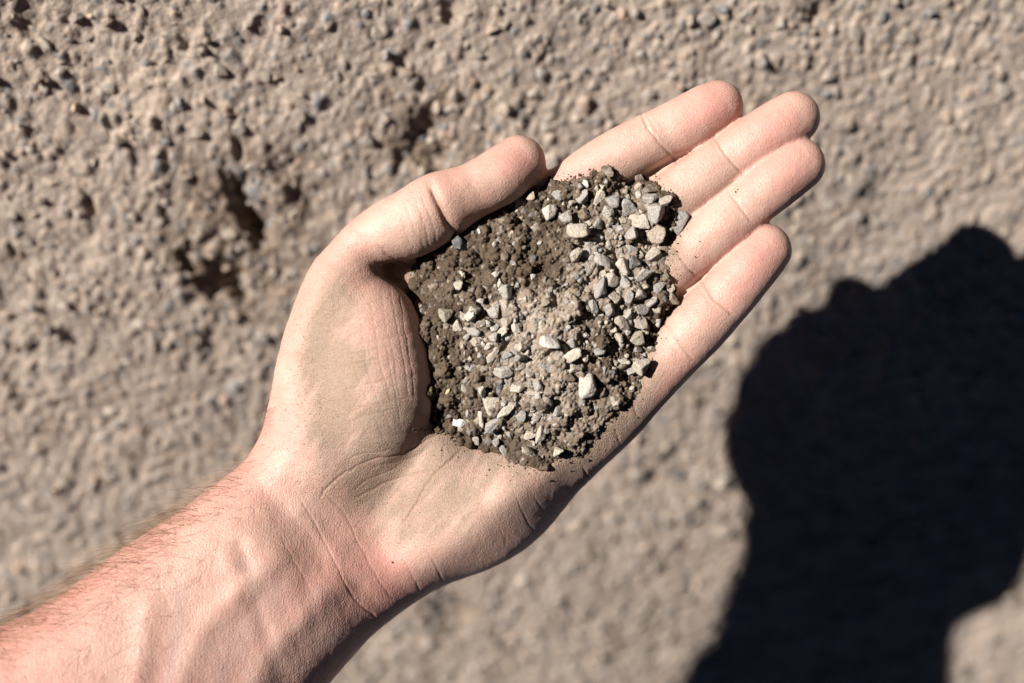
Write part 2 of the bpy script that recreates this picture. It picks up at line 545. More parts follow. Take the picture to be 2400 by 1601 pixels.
def limb(stations, pad=9.0, zscale=1.0):
    "tapered limb from (u, v, radius px, z mm) stations in the 2351 view"
    st = np.array(stations, float)
    k = (D - st[:, 3]) / FQ * S
    P = np.c_[(st[:, 0] - 1175.5) * k, -(st[:, 1] - 784) * k, st[:, 3], st[:, 2] * k]
    P = catmull(P, 4).astype(np.float32)
    lo = (P[:, :3] - P[:, 3:]).min(0) - pad; hi = (P[:, :3] + P[:, 3:]).max(0) + pad
    sl = tuple(slice(max(np.searchsorted(a, l) - 1, 0), np.searchsorted(a, h) + 1) for a, l, h in zip((xs, ys, zs), lo, hi))
    gx_, gy_, gz_ = xs[sl[0]].astype(np.float32)[:, None, None], ys[sl[1]].astype(np.float32)[None, :, None], zs[sl[2]].astype(np.float32)[None, None, :]
    d = np.full((gx_.size, gy_.size, gz_.size), 1e3, np.float32)
    for a, b in zip(P[:-1], P[1:]):
        v = b[:3] - a[:3]; L2 = v @ v
        if L2 < 1e-9: continue
        t = np.clip(((gx_ - a[0]) * v[0] + (gy_ - a[1]) * v[1] + (gz_ - a[2]) * v[2]) / L2, 0, 1)
        r = np.sqrt((gx_ - a[0] - t * v[0]) ** 2 + (gy_ - a[1] - t * v[1]) ** 2 + ((gz_ - a[2] - t * v[2]) / zscale) ** 2) - (a[3] + t * (b[3] - a[3]))
        d = np.minimum(d, r)
    return sl, d

INDEX = [(1150, 590, 66, -14), (1260, 487, 66, -9), (1350, 408, 64, -5), (1425, 357, 62, -3), (1510, 312, 59, -2.5), (1570, 285, 61, -2.5), (1618, 258, 60, -2.5), (1647, 243, 56, -3)]
MIDDLE = [(1280, 680, 66, -14), (1420, 557, 64, -8), (1540, 462, 62, -3), (1615, 407, 60, -1.5), (1676, 364, 58, -1), (1735, 325, 61, -.5), (1790, 290, 61, -.5), (1822, 270, 58, -1)]
RING = [(1330, 790, 64, -13), (1460, 672, 63, -7), (1545, 605, 62, -3), (1590, 570, 61, -1.5), (1660, 517, 61, 0), (1718, 468, 59, .5), (1768, 425, 62, 1), (1808, 394, 61.5, 1), (1834, 377, 58, .5)]
LITTLE = [(1300, 1040, 66, -14), (1405, 955, 66, -9), (1490, 865, 66, -5), (1550, 805, 65, -3), (1610, 742, 66, -1.5), (1660, 688, 64, -1), (1705, 636, 62, 0), (1738, 597, 60, 0), (1758, 573, 57, -.5)]
THUMB = [(745, 790, 92, -4), (780, 668, 82, -1), (828, 570, 60, 1), (890, 532, 70, 2), (945, 512, 79, 3), (1003, 477, 80, 3.5), (1040, 459, 72, 3), (1085, 438, 64, 2.5), (1120, 420, 64, 2.5), (1155, 400, 65, 2), (1191, 372, 61, 0)]
META = [(790, 650, 82, -2), (775, 740, 104, -5), (766, 850, 131, -8.5), (762, 945, 141, -10), (742, 1030, 133, -11), (700, 1120, 120, -15)]
THENAR = [(850, 716, 70, -3), (857, 748, 104, 0), (868, 830, 122, 0), (870, 915, 128, -2.5), (850, 985, 118, -9), (810, 1060, 104, -14), (770, 1110, 90, -19)]

digits = np.full(F.shape, 1e3, np.float32)
sl, d = limb([(1420, 790, 60, -12), (1520, 715, 44, -8), (1560, 688, 32, -6), (1592, 662, 24, -5), (1628, 631, 18, -4)])        # web between ring and little finger
digits[sl] = np.minimum(digits[sl], d)
sl, d = limb([(1380, 520, 50, -11), (1470, 440, 34, -7), (1505, 412, 24, -6), (1532, 392, 20, -5), (1575, 362, 15, -5)])        # web between index and middle finger
digits[sl] = np.minimum(digits[sl], d)
for st in (INDEX, MIDDLE, RING, LITTLE):
    st = [(u, v, r + 2.0, z) for (u, v, r, z) in st]
    sl, d = limb(st, zscale=0.92)
    digits[sl] = smin(digits[sl], d, 1.3)
near = digits < 60
F[near] = smin(F[near], digits[near], 5.0)
Fpalm = F.copy()
thumb = np.full(F.shape, 1e3, np.float32)
for st, k, zsc in ((META, 4, .95), (THENAR, 6, .96), (THUMB, 2.2, 1.0)):
    sl, d = limb(st, 12, zsc)
    thumb[sl] = smin(thumb[sl], d, k)
# web between thumb and palm
sl, d = limb([(850, 606, 26, -6.5), (915, 630, 34, -8.5), (965, 634, 34, -13), (1060, 600, 40, -18)], 10)
thumb[sl] = smin(thumb[sl], d, 2)
near = thumb < 60
F[near] = smin(F[near], thumb[near], 6.0)
del digits, thumb, near

def surface_nets(F, ax):
    sg = F < 0
    nx, ny, nz = F.shape
    cid = lambda i, j, k: (i * (ny - 1) + j) * (nz - 1) + k
    ids = []; pos = []; qs = []
    for axis in range(3):
        s0 = [slice(None)] * 3; s1 = [slice(None)] * 3
        s0[axis] = slice(0, -1); s1[axis] = slice(1, None)
        cr = sg[tuple(s0)] != sg[tuple(s1)]
        I = np.argwhere(cr)
        J = I.copy(); J[:, axis] += 1
        f0 = F[I[:, 0], I[:, 1], I[:, 2]].astype(float); f1 = F[J[:, 0], J[:, 1], J[:, 2]].astype(float)
        t = f0 / (f0 - f1)
        p = np.stack([ax[q][I[:, q]] for q in range(3)], 1)
        p[:, axis] = ax[axis][I[:, axis]] * (1 - t) + ax[axis][J[:, axis]] * t
        o1, o2 = (axis + 1) % 3, (axis + 2) % 3
        ring = []
        for a, b in ((-1, -1), (0, -1), (0, 0), (-1, 0)):
            c = I.copy(); c[:, o1] += a; c[:, o2] += b
            c_id = cid(c[:, 0], c[:, 1], c[:, 2])
            ids.append(c_id); pos.append(p); ring.append(c_id)
        ring = np.stack(ring, 1)
        flip = f0 > 0
        ring[flip] = ring[flip][:, ::-1]
        qs.append(ring)
    ids = np.concatenate(ids); pos = np.concatenate(pos)
    uq, inv = np.unique(ids, return_inverse=True)
    cnt = np.bincount(inv)
    V = np.stack([np.bincount(inv, pos[:, q]) / cnt for q in range(3)], 1)
    Q = np.searchsorted(uq, np.concatenate(qs))
    return V, Q

F[0], F[-1], F[:, 0], F[:, -1], F[:, :, 0], F[:, :, -1] = 5, 5, 5, 5, 5, 5
V, Q = surface_nets(F, (xs, ys, zs))
# relax the voxel steps
def relax(V, Q, it, lam=0.5):
    E_ = np.concatenate([Q[:, [0, 1]], Q[:, [1, 2]], Q[:, [2, 3]], Q[:, [3, 0]]])
    deg = np.bincount(E_.ravel(), minlength=len(V))[:, None]
    for s in range(it):
        A = np.stack([np.bincount(E_[:, 0], V[E_[:, 1], q], minlength=len(V)) + np.bincount(E_[:, 1], V[E_[:, 0], q], minlength=len(V)) for q in range(3)], 1) / deg
        V = V + (lam if s % 2 == 0 else -lam * 1.02) * (A - V)
    return V
V = relax(V, Q, 8)
tmp = mesh_np("hand_cage", V / 1000, Q)
to = link("hand_cage", tmp)
sm = to.modifiers.new("s", 'SUBSURF'); sm.levels = 1; sm.render_levels = 1
dg = bpy.context.evaluated_depsgraph_get()
hm = bpy.data.meshes.new_from_object(to.evaluated_get(dg))
bpy.data.objects.remove(to); bpy.data.meshes.remove(tmp)
hm.name = "person"
nv = len(hm.vertices)
co = np.empty(nv * 3, np.float32); hm.vertices.foreach_get("co", co); co = co.reshape(-1, 3).astype(float) * 1000
no = np.empty(nv * 3, np.float32); hm.vertices.foreach_get("normal", no); no = no.reshape(-1, 3).astype(float)
U, Vv = mm2px(co[:, 0], co[:, 1], co[:, 2])           # photo pixels (2400)
top = smooth(-0.15, 0.25, no[:, 2])
MMPX = (D / FQ)

# creases: (points in photo pixels, depth mm, half width mm)
CREASES = [
    ([(1045, 1008), (1000, 1032), (965, 1052), (926, 1069), (880, 1076), (845, 1088), (800, 1115), (765, 1145), (745, 1175)], .5, .6),
    ([(1080, 1055), (1050, 1085), (1022, 1107), (1000, 1135), (983, 1165), (955, 1212), (937, 1234)], .6, .6),
    ([(1022, 1101), (970, 1112), (918, 1126), (870, 1150), (830, 1169)], .40, .6),
    ([(1039, 1023), (1040, 1055), (1035, 1085)], .35, .5),
    ([(1010, 1050), (960, 1075), (900, 1090), (860, 1105)], .25, .5),
    ([(726, 1130), (770, 1165), (811, 1207), (838, 1268), (880, 1345), (922, 1406)], .28, .5),
    ([(700, 1165), (738, 1226), (780, 1307), (830, 1402), (868, 1437), (890, 1455)], .3, .55),
    ([(655, 1240), (680, 1300), (720, 1370), (745, 1420)], .16, .5),
    ([(960, 1075), (935, 1092), (900, 1110), (862, 1125), (825, 1150)], .25, .5), ([(930, 1050), (890, 1060), (850, 1062), (810, 1080)], .22, .45), ([(905, 1030), (915, 1050), (935, 1062)], .2, .45), ([(1000, 1140), (1040, 1120), (1080, 1115)], .12, .45), ([(1110, 1130), (1125, 1175), (1150, 1220)], .12, .4),
    ([(945, 1310), (965, 1345), (983, 1383), (990, 1400)], .26, .5),
    ([(987, 1268), (1005, 1298), (1022, 1326), (1048, 1380)], .28, .5),
    ([(1198, 1092), (1200, 1130), (1213, 1172), (1235, 1220), (1260, 1255)], .22, .45),
    ([(1150, 1190), (1175, 1240), (1190, 1290)], .14, .45),
    ([(1250, 1160), (1275, 1200), (1300, 1230)], .16, .45),
    ([(1060, 1140), (1080, 1190), (1100, 1230)], .2, .5),
    ([(1366, 1090), (1372, 1112), (1384, 1140)], .6, .6), ([(1440, 1005), (1447, 1022), (1456, 1044)], .5, .6), ([(1484, 945), (1489, 962), (1500, 985)], .6, .6),
    # finger joints
    ([(1500, 262), (1520, 300), (1552, 342), (1592, 385)], .75, .62), ([(1512, 258), (1532, 296), (1566, 340)], .18, .6),
    ([(1672, 318), (1690, 345), (1716, 380), (1745, 415)], .75, .62), ([(1663, 330), (1682, 358), (1705, 390)], .15, .5),
    ([(1705, 448), (1728, 475), (1752, 508), (1765, 525)], .6, .6),
    ([(1558, 562), (1585, 590), (1612, 628), (1640, 655)], .6, .6), ([(1570, 552), (1600, 582), (1628, 618)], .18, .6),
    ([(1638, 645), (1665, 690), (1700, 722), (1726, 745)], .75, .65), ([(1628, 660), (1655, 700), (1688, 730)], .2, .6),
    ([(1548, 745), (1575, 780), (1605, 822), (1632, 850)], .6, .6), ([(1560, 738), (1590, 772), (1615, 805)], .18, .6),
    ([(1540, 765), (1566, 798), (1596, 836)], .18, .5),
    # thumb
    ([(1008, 432), (1013, 445), (1030, 482), (1051, 525), (1076, 556)], 1.7, 1.15), ([(1040, 505), (1062, 528), (1084, 545)], .8, .9),
    ([(985, 450), (1000, 490), (1018, 535), (1024, 585)], .28, .45), ([(972, 462), (985, 500), (1000, 545), (1008, 590)], .3, .45), ([(952, 475), (962, 512), (985, 560), (996, 600)], .25, .45), ([(936, 500), (952, 545), (975, 590)], .2, .4),
    # fold of the web
    ([(884, 570), (905, 592), (928, 609), (950, 622), (975, 630)], .5, .6), ([(866, 616), (885, 636), (915, 652), (940, 664), (970, 670)], .5, .8),
]
LONG = [(808, 735, 830, 860, 862, 940, 905, 1040), (840, 720, 858, 850, 885, 935, 925, 1020), (868, 700, 888, 835, 915, 930, 935, 1000), (893, 680, 905, 760, 925, 850, 940, 960), (915, 675, 930, 760, 948, 850, 960, 950), (938, 690, 948, 770, 965, 870, 972, 940), (780, 800, 800, 900, 850, 1000, 880, 1050), (905, 800, 918, 880, 940, 990, 945, 1010)]
CREASES += [([(p[0], p[1]), (p[2], p[3]), (p[4], p[5]), (p[6], p[7])], .22, .46) for p in LONG]
for y0 in (715, 745, 775, 800, 828, 848, 905, 950, 975):
    x0 = 790 + 20 * math.sin(y0); w = 150 + 30 * math.sin(y0 * 1.7)
    CREASES.append(([(x0, y0 + 18), (x0 + w * .33, y0 + 2), (x0 + w * .66, y0 - 8), (x0 + w, y0 - 20)], .28, .46))
disp = np.zeros(nv); line_mask = np.zeros(nv)
for pts, dep, wid in CREASES:
    dep *= .55 if dep < 1 else .8; wid *= .58 if dep < 1 else .8
    p = catmull(pts, 4)
    wob = rng.normal(0, 1.1, p.shape); wob[[0, -1]] = 0
    p = p + wob * (wid < .5)
    wpx = wid / MMPX
    box = np.where((U > p[:, 0].min() - 5 * wpx) & (U < p[:, 0].max() + 5 * wpx) & (Vv > p[:, 1].min() - 5 * wpx) & (Vv < p[:, 1].max() + 5 * wpx) & (top > 0))[0]
    if not len(box): continue
    u, v = U[box], Vv[box]
    d = seg_dist(u, v, p) / wpx
    e0 = np.hypot(u - p[0, 0], v - p[0, 1]); e1 = np.hypot(u - p[-1, 0], v - p[-1, 1])
    endf = smooth(0, 28, np.minimum(e0, e1) + 6)
    g = np.exp(-np.abs(d) ** 1.5) * endf
    puff = np.exp(-((d - 2.4) / 1.3) ** 2) * endf * .06
    disp[box] = np.minimum(disp[box], -dep * g * top[box]) + dep * puff * top[box] * (dep > .15)
    line_mask[box] = np.maximum(line_mask[box], g * min(1, dep * 1.6))
# pads of the finger segments and the shallow waists at the joints
for (pu, pv, a_, su, sv, amp) in [(1668, 262, -.55, 62, 44, .7), (1570, 322, -.55, 24, 60, -.45), (1470, 375, -.6, 60, 44, .5), (1828, 300, -.6, 62, 46, .7), (1712, 368, -.6, 24, 60, -.45), (1625, 425, -.6, 60, 44, .5),
        (1838, 420, -.65, 62, 46, .7), (1742, 490, -.65, 24, 60, -.4), (1680, 540, -.65, 50, 44, .45), (1610, 605, -.65, 24, 60, -.4), (1760, 612, -.82, 64, 46, .7), (1682, 700, -.82, 24, 62, -.45), (1635, 758, -.82, 52, 46, .5), (1588, 815, -.82, 24, 60, -.4), (1525, 890, -.8, 56, 50, .5),
        (1170, 430, -.6, 80, 54, .8), (1040, 500, 1.1, 60, 20, -.5), (950, 535, -.5, 60, 44, .4)]:
    ca, sa = math.cos(a_), math.sin(a_)
    p_ = (U - pu) * ca + (Vv - pv) * sa; q_ = -(U - pu) * sa + (Vv - pv) * ca
    disp += amp * np.exp(-(p_ / su) ** 2 - (q_ / sv) ** 2) * top
# slight general unevenness
disp += (0.22 * (fbm(U / 60, Vv / 60, 3, 5) - .5) + 0.10 * (fbm(U / 14, Vv / 14, 2, 6) - .5)) * top
co += no * disp[:, None]
hm.vertices.foreach_set("co", (co / 1000).astype(np.float32).ravel())
hm.polygons.foreach_set("use_smooth", np.ones(len(hm.polygons), bool))
hm.update()

# outline of the heap in the palm (2351-wide view)
heap_out = [(1205, 455), (1235, 418), (1262, 405), (1290, 412), (1330, 410), (1372, 400), (1400, 388), (1425, 402), (1470, 402), (1505, 417), (1535, 452), (1558, 495), (1562, 520), (1540, 562), (1530, 610), (1540, 655), (1552, 682), (1528, 722), (1515, 752), (1496, 800), (1488, 850), (1468, 882),
            (1458, 912), (1418, 950), (1378, 992), (1345, 1035), (1332, 1052), (1290, 1050), (1240, 1072), (1190, 1068), (1165, 1050), (1110, 1030), (1060, 1022), (1040, 1002), (1006, 992), (930, 970), (880, 880), (860, 800), (865, 730), (900, 690), (935, 668), (930, 642), (935, 610), (985, 530), (1040, 470), (1110, 430)]
def gp(u, v, su, sv=None, a=0.0):
    sv = sv or su; ca, sa = math.cos(a), math.sin(a)
    p = (U - u) * ca + (Vv - v) * sa; q = -(U - u) * sa + (Vv - v) * ca
    return np.exp(-(p / su) ** 2 - (q / sv) ** 2)
# where the dust lies: palm round the heap, thenar pad, heel of the hand; fingers only lightly
palmish = 1 - smooth(0, 140, seg_dist(U, Vv, np.array([(820, 760), (830, 900), (860, 1040), (960, 1120), (1090, 1130), (1250, 1060), (1350, 1020), (1440, 930)])) - 60)
dust = 0.62 * palmish + 0.30 * gp(930, 1190, 190, 110, .5) + .25 * gp(900, 1010, 120, 90)
dust += 0.25 * gp(930, 560, 70, 60) + .45 * gp(910, 625, 50, 40) + .5 * gp(1600, 615, 45, 35, .7) + .12 * gp(1560, 470, 120, 60, -.6) + .22 * gp(1640, 820, 60, 60) + .2 * gp(1500, 960, 60, 60) + .16 * gp(1850, 480, 60, 40) + .14 * gp(1890, 270, 40, 50)
dust += .75 * gp(775, 880, 80, 180, .1) + .3 * gp(960, 1180, 130, 80, .3) + .25 * gp(900, 1010, 120, 70)
dust -= .35 * gp(890, 780, 50, 90) + .3 * gp(640, 700, 60, 200)
dust *= 0.55 + 0.9 * fbm(U / 60, Vv / 60, 4, 21)
smear = fbm((U * .8 + Vv * .6) / 26, (Vv * .8 - U * .6) / 110, 4, 57)
hob = np.array(heap_out, float) * S
dust += .5 * np.exp(-(seg_dist(U, Vv, np.vstack([hob, hob[:1]])) / 34) ** 2) * (U > 980)
dust = np.clip(dust * (.05 + 1.75 * smear), 0, 1) * top
red = .28 * gp(1640, 280, 90, 60, -.6) + .32 * gp(1800, 300, 80, 60) + .42 * gp(1800, 420, 80, 60) + .5 * gp(1735, 640, 110, 60, -.8) + .4 * gp(1570, 900, 90, 50, -.8) + .35 * gp(1110, 480, 80, 60) + .35 * gp(830, 640, 90, 90) \
    + .30 * gp(860, 1340, 110, 160, .5) + .3 * gp(920, 1370, 60, 80) + .25 * gp(880, 780, 60, 90) + .35 * gp(1330, 420, 80, 40)
edge_arm = np.exp(-(seg_dist(U, Vv, np.array([(0, 1468), (200, 1353), (400, 1208), (570, 1085), (612, 1030)])) / 95) ** 2)
red += .42 * edge_arm
red += .2 * smooth(0, 1, (900 - U) / 900) * smooth(1150, 1500, Vv)
tips = gp(1670, 255, 60, 48) + gp(1850, 290, 58, 52) + gp(1865, 400, 58, 52) + gp(1785, 600, 56, 60) + gp(1200, 390, 62, 52)
red += .38 * tips + .22 * gp(760, 1330, 150, 130) + .05 * gp(900, 1330, 90, 110)
red = np.clip(1.35 * red * (0.6 + .8 * fbm(U / 45, Vv / 45, 3, 41)), 0, 1)
vein = .55 * np.exp(-(seg_dist(U, Vv, np.array([(420, 1380), (425, 1450), (410, 1530), (390, 1610)])) / 16) ** 2) + .45 * np.exp(-(seg_dist(U, Vv, np.array([(560, 1330), (585, 1310), (600, 1330)])) / 16) ** 2) \
    + .5 * np.exp(-(seg_dist(U, Vv, np.array([(640, 1380), (600, 1450), (540, 1520), (500, 1610)])) / 34) ** 2) + .4 * np.exp(-(seg_dist(U, Vv, np.array([(745, 1390), (735, 1430), (680, 1500)])) / 18) ** 2)
wrist = (1 - smooth(-20, 160, ((U / S - 760) * 0.74 + (Vv / S - 1260) * -0.67))) * top
set_float(hm, "line", np.clip(line_mask, 0, 1)); set_float(hm, "dust", dust); set_float(hm, "red", red); set_float(hm, "vein", np.clip(vein, 0, 1) * top * .8); set_float(hm, "wrist", wrist)
person = link("person", hm)
hm.materials.clear(); hm.materials.append(M_SKIN)
tag(person, "bare forearm and open palm-up hand holding a heap of gravelly soil", "person")

# ------------------------------------------------------------------ arm hair
def hairs():
    Vh = []; Fh = []
    seg = 7
    def add(root, nrm, dirn, length, lift, curl, w):
        base = len(Vh)
        t1 = dirn - nrm * dirn.dot(nrm); t1.normalize()
        side = nrm.cross(t1)
        p = root.copy()
        for s in range(seg + 1):
            f = s / seg
            a = nrm * (lift * (1 - f * .95)) + t1 * (0.55 + f * .6) + side * (curl * f)
            a.normalize()
            if s: p = p + a * (length / seg)
            r = w * (1 - .8 * f)
            q1 = a.orthogonal().normalized(); q2 = a.cross(q1)
            for k in range(3):
                an = k * 2.0944
                Vh.append(p + q1 * (r * math.cos(an)) + q2 * (r * math.sin(an)))
        for s in range(seg):
            for k in range(3):
                a0 = base + s * 3 + k; a1 = base + s * 3 + (k + 1) % 3
                Fh.append((a0, a1, a1 + 3, a0 + 3))
    edge = np.array([(-60, 1505), (0, 1468), (100, 1418), (200, 1355), (300, 1275), (400, 1208), (490, 1145), (570, 1085), (612, 1025), (628, 965)], float)
    de = seg_dist(U, Vv, edge)
    # radial side of the forearm, from below the edge to a hand's breadth inside it
    w1 = np.exp(-(np.maximum(de - 10, 0) / 70) ** 2) * (no[:, 2] > -.05) * (U > -60) * (U < 650) * (co[:, 2] > -40)
    w1 *= np.where(U > 560, .45, 1)
    inner = np.exp(-(de / 190) ** 2) * (U < 480) * .16 * (no[:, 2] > 0)
    low = np.array([(760, 1605), (830, 1545), (890, 1480), (960, 1425), (1060, 1380), (1180, 1320)], float)
    w2 = np.exp(-(seg_dist(U, Vv, low) / 22) ** 2) * .06 * (no[:, 2] < .35)
    wt = w1 + inner + w2
    pick = rng.choice(nv, 850, replace=False, p=wt / wt.sum())
    for i in pick:
        root = Vector(co[i]); n = Vector(no[i])
        lowside = w2[i] > w1[i] + inner[i]
        d = Vector((-.80, -.55, -.05)) if not lowside else Vector((-.5, -.8, 0))
        d = d + Vector(rng.normal(0, .24, 3))
        L_ = rng.uniform(7.0, 21) * (0.6 if lowside else 1) * (.65 if U[i] > 560 else 1)
        add(root - n * .15, n, d, L_, rng.uniform(.3, 1.1) * (.55 if n.z < .35 else 1), rng.normal(0, .35), rng.uniform(.035, .06))
    me = mesh_np("arm_hair", np.array([v[:] for v in Vh]) / 1000, np.array(Fh))
    o = link("arm_hair", me, parent=person, mat=M_HAIR)
    tag(o, "fine brown hair along the edge of the forearm", kind="stuff")
hairs()

# ------------------------------------------------------------------ the heap of soil in the palm
ztop_i = F.shape[2] - 1 - np.argmax((Fpalm < 0)[:, :, ::-1], axis=2)
has = (Fpalm < 0).any(2)
palm_top = np.where(has, zs[np.minimum(ztop_i, len(zs) - 1)] + HS * .5, -14.0)
palm_top = blur(palm_top, 3)
full_top_i = F.shape[2] - 1 - np.argmax((F < 0)[:, :, ::-1], axis=2)
full_top = np.where((F < 0).any(2), zs[full_top_i] + HS * .5, -60.0)

HH = 0.25
hx0, hx1 = px2mm(890, 0)[0], px2mm(1640, 0)[0]
hy0, hy1 = px2mm(0, 1120)[1], px2mm(0, 370)[1]
hx = np.arange(hx0, hx1, HH); hy = np.arange(hy0, hy1, HH)
HX, HY = np.meshgrid(hx, hy, indexing='ij')
HU, HV = mm2px(HX, HY, 0.0)
ho = np.array(heap_out, float) * S
hd = -poly_sdf(HU, HV, catmull(np.vstack([ho, ho[:1]]), 3)[:-1]) * MMPX          # mm inside
hd = hd + 4.6 * (fbm(HX / 5.0, HY / 5.0, 4, 61) - .5) * smooth(-2, 6, 8 - np.abs(hd))
skin_z = bilin(palm_top, xs, ys, HX, HY)
def hg(u, v, su, sv=None):
    return np.exp(-((HU - u) / su) ** 2 - ((HV - v) / (sv or su)) ** 2)
level = np.maximum(0.5 + 9.0 * hg(1290, 760, 210, 240) + 3.0 * hg(1010, 800, 90, 200) + 1.5 * hg(1150, 540, 120, 60), skin_z + 1.8)
level = level + 2.2 * hg(1325, 752, 55, 65) + 1.6 * hg(1272, 650, 55, 35) - 5.0 * hg(1318, 670, 36, 13) - 4.0 * hg(1268, 636, 22, 18) - 3.0 * hg(1375, 800, 18, 60) + 1.0 * hg(1420, 960, 50)
level += 3.6 * (fbm(HX / 8, HY / 8, 4, 8) - .5)
edge_t = 1 - (1 - np.clip(hd / 12.0, 0, 1)) ** 1.2
Zh = skin_z + np.maximum(level - skin_z, 0.6) * edge_t
Zh = np.where(hd < 0, skin_z + hd * 1.2 - .3, Zh)
Zs = blur(Zh, 6)
# dry pale soil in the middle and at the lower right, moist brown elsewhere
dry = np.clip(.95 * hg(1300, 720, 110, 130) + .55 * hg(1250, 860, 110, 100) + .55 * hg(1300, 980, 130, 80) + .75 * hg(1440, 620, 110, 170) + .35 * hg(1390, 900, 80) + .4 * hg(1190, 760, 70, 70) - .8 * hg(1270, 640, 80, 50) - .7 * hg(1390, 830, 45, 120) - .4 * hg(1200, 540, 120, 60), 0, 1)
dry = np.clip(dry + .7 * (fbm(HX / 5, HY / 5, 3, 71) - .5), 0, 1)[..., None]
WET = np.array((0.102, 0.073, 0.050)); DRY = np.array((0.33, 0.262, 0.203))
hc = WET * (1 - dry) + DRY * dry
hc *= .8 + .4 * fbm(HX / 1.6, HY / 1.6, 2, 91)[..., None]
def soil_stamps(cnt, r0, r1, rise0, rise1, mix, kindp=0.0, pw=1.6):
    X = rng.uniform(hx[0], hx[-1], cnt); Y = rng.uniform(hy[0], hy[-1], cnt)
    R_ = r0 + (r1 - r0) * rng.random(cnt) ** pw
    dd = bilin(hd, hx, hy, X, Y)
    for x, y, r, di in zip(X, Y, R_, dd):
        if di < r * .35 + .1:
            continue
        i = int((x - hx[0]) / HH); j = int((y - hy[0]) / HH)
        b = hc[min(i, hc.shape[0] - 1), min(j, hc.shape[1] - 1)]
        s = random.uniform(.72, 1.35)
        kind = 1 if random.random() < kindp * (.4 + 3.0 * float(dry[min(i, hc.shape[0] - 1), min(j, hc.shape[1] - 1), 0])) else 0
        c = b * s
        if kind and random.random() < .6:
            c = np.array(random.choice([(.42, .37, .31), (.35, .325, .30), (.48, .41, .33), (.28, .275, .27), (.54, .48, .41)])) * random.uniform(.8, 1.1)
        stamp(Zh, hc, Zs, HH, hx[0], hy[0], x, y, r, kind, c, mix, random.uniform(rise0, rise1))
soil_stamps(620, 1.2, 3.0, .6, 1.25, .35)
Zs = blur(Zh, 2)
soil_stamps(6500, .5, 1.15, .7, 1.3, .6, .28)
Zs = blur(Zh, 1)
soil_stamps(16000, .30, .62, .6, 1.2, .55, .10)
keep = hd > -1.0
hid = -np.ones(HX.shape, int)
kq = keep[:-1, :-1] & keep[1:, :-1] & keep[1:, 1:] & keep[:-1, 1:]
use = np.zeros(HX.shape, bool)
use[:-1, :-1] |= kq; use[1:, :-1] |= kq; use[1:, 1:] |= kq; use[:-1, 1:] |= kq
hid[use] = np.arange(use.sum())
qd = np.stack([hid[:-1, :-1][kq], hid[1:, :-1][kq], hid[1:, 1:][kq], hid[:-1, 1:][kq]], 1)
hmesh = mesh_np("soil_heap", np.stack([HX[use], HY[use], Zh[use]], 1) / 1000, qd)
set_color(hmesh, "col", hc[use])
heap = link("soil_heap", hmesh, mat=M_SOIL)
tag(heap, "heap of crumbly brown soil mixed with grit, cupped in the open palm", "soil heap")

# ------------------------------------------------------------------ stones
def ico(sub):
    bm = bmesh.new(); bmesh.ops.create_icosphere(bm, subdivisions=sub, radius=1)
    v = np.array([x.co[:] for x in bm.verts]); f = np.array([[q.index for q in p.verts] for p in bm.faces]); bm.free()
    return v, f
ICO = ico(4); ICO_S = ico(3)
def stone_mesh(name, seed, planes=11, rough=.03, sharp=26.0, small=False, mat=None):
    r_ = np.random.default_rng(seed)
    v, f = ICO_S if small else ICO
    nrm = r_.normal(size=(planes, 3)); nrm /= np.linalg.norm(nrm, axis=1)[:, None]
    off = r_.uniform(.5, 1.0, planes)
    dt = v @ nrm.T
    q = np.where(dt > .02, off / np.maximum(dt, .02), 50)
    rad = -np.log(np.exp(-sharp * np.minimum(q, 3)).sum(1) + math.exp(-sharp * 1.5)) / sharp
    a = r_.uniform(0, 9)
    nz = (fbm(v[:, 0] * 3.2 + a, v[:, 1] * 3.2 + v[:, 2] * 2.7, 4, seed) - .5) + (fbm(v[:, 2] * 5.1 + a, v[:, 1] * 4.6 - v[:, 0], 4, seed + 5) - .5)
    p = v * (rad * (1 + rough * 2 * nz))[:, None]
    lo, hi = p.min(0), p.max(0)
    p = (p - (lo + hi) / 2) / (hi - lo)                   # fits a unit box
    m = mesh_np(name, p, f)
    m.materials.append(mat or M_STONE)
    return m
ANG = [stone_mesh("angular_stone", 100 + i, 7 + i % 4, .05, 110) for i in range(14)]
RND = [stone_mesh("rounded_stone", 200 + i, 11, .06, 22) for i in range(6)]
FLK = [stone_mesh("flake_stone", 300 + i, 7, .045, 110) for i in range(6)]
CLD = [stone_mesh("clod", 400 + i, 16, .16, 8) for i in range(5)]
SML = [stone_mesh("grit_stone", 500 + i, 7 + i % 4, .05, 90, True) for i in range(10)]

COL = {"white": (.60, .57, .52), "pale": (.50, .46, .40), "cream": (.53, .465, .38), "tan": (.43, .37, .305), "pink": (.47, .37, .30), "grey": (.38, .355, .325), "blue": (.315, .303, .287),
       "dark": (.10, .104, .112), "brown": (.155, .112, .077), "olive": (.33, .285, .215), "yellow": (.56, .42, .25)}
CNAME = {"white": "white", "pale": "pale grey", "cream": "cream", "tan": "tan", "pink": "pinkish tan", "grey": "grey", "blue": "blue-grey", "dark": "dark slate-grey", "brown": "brown", "olive": "olive-brown", "yellow": "yellowish"}
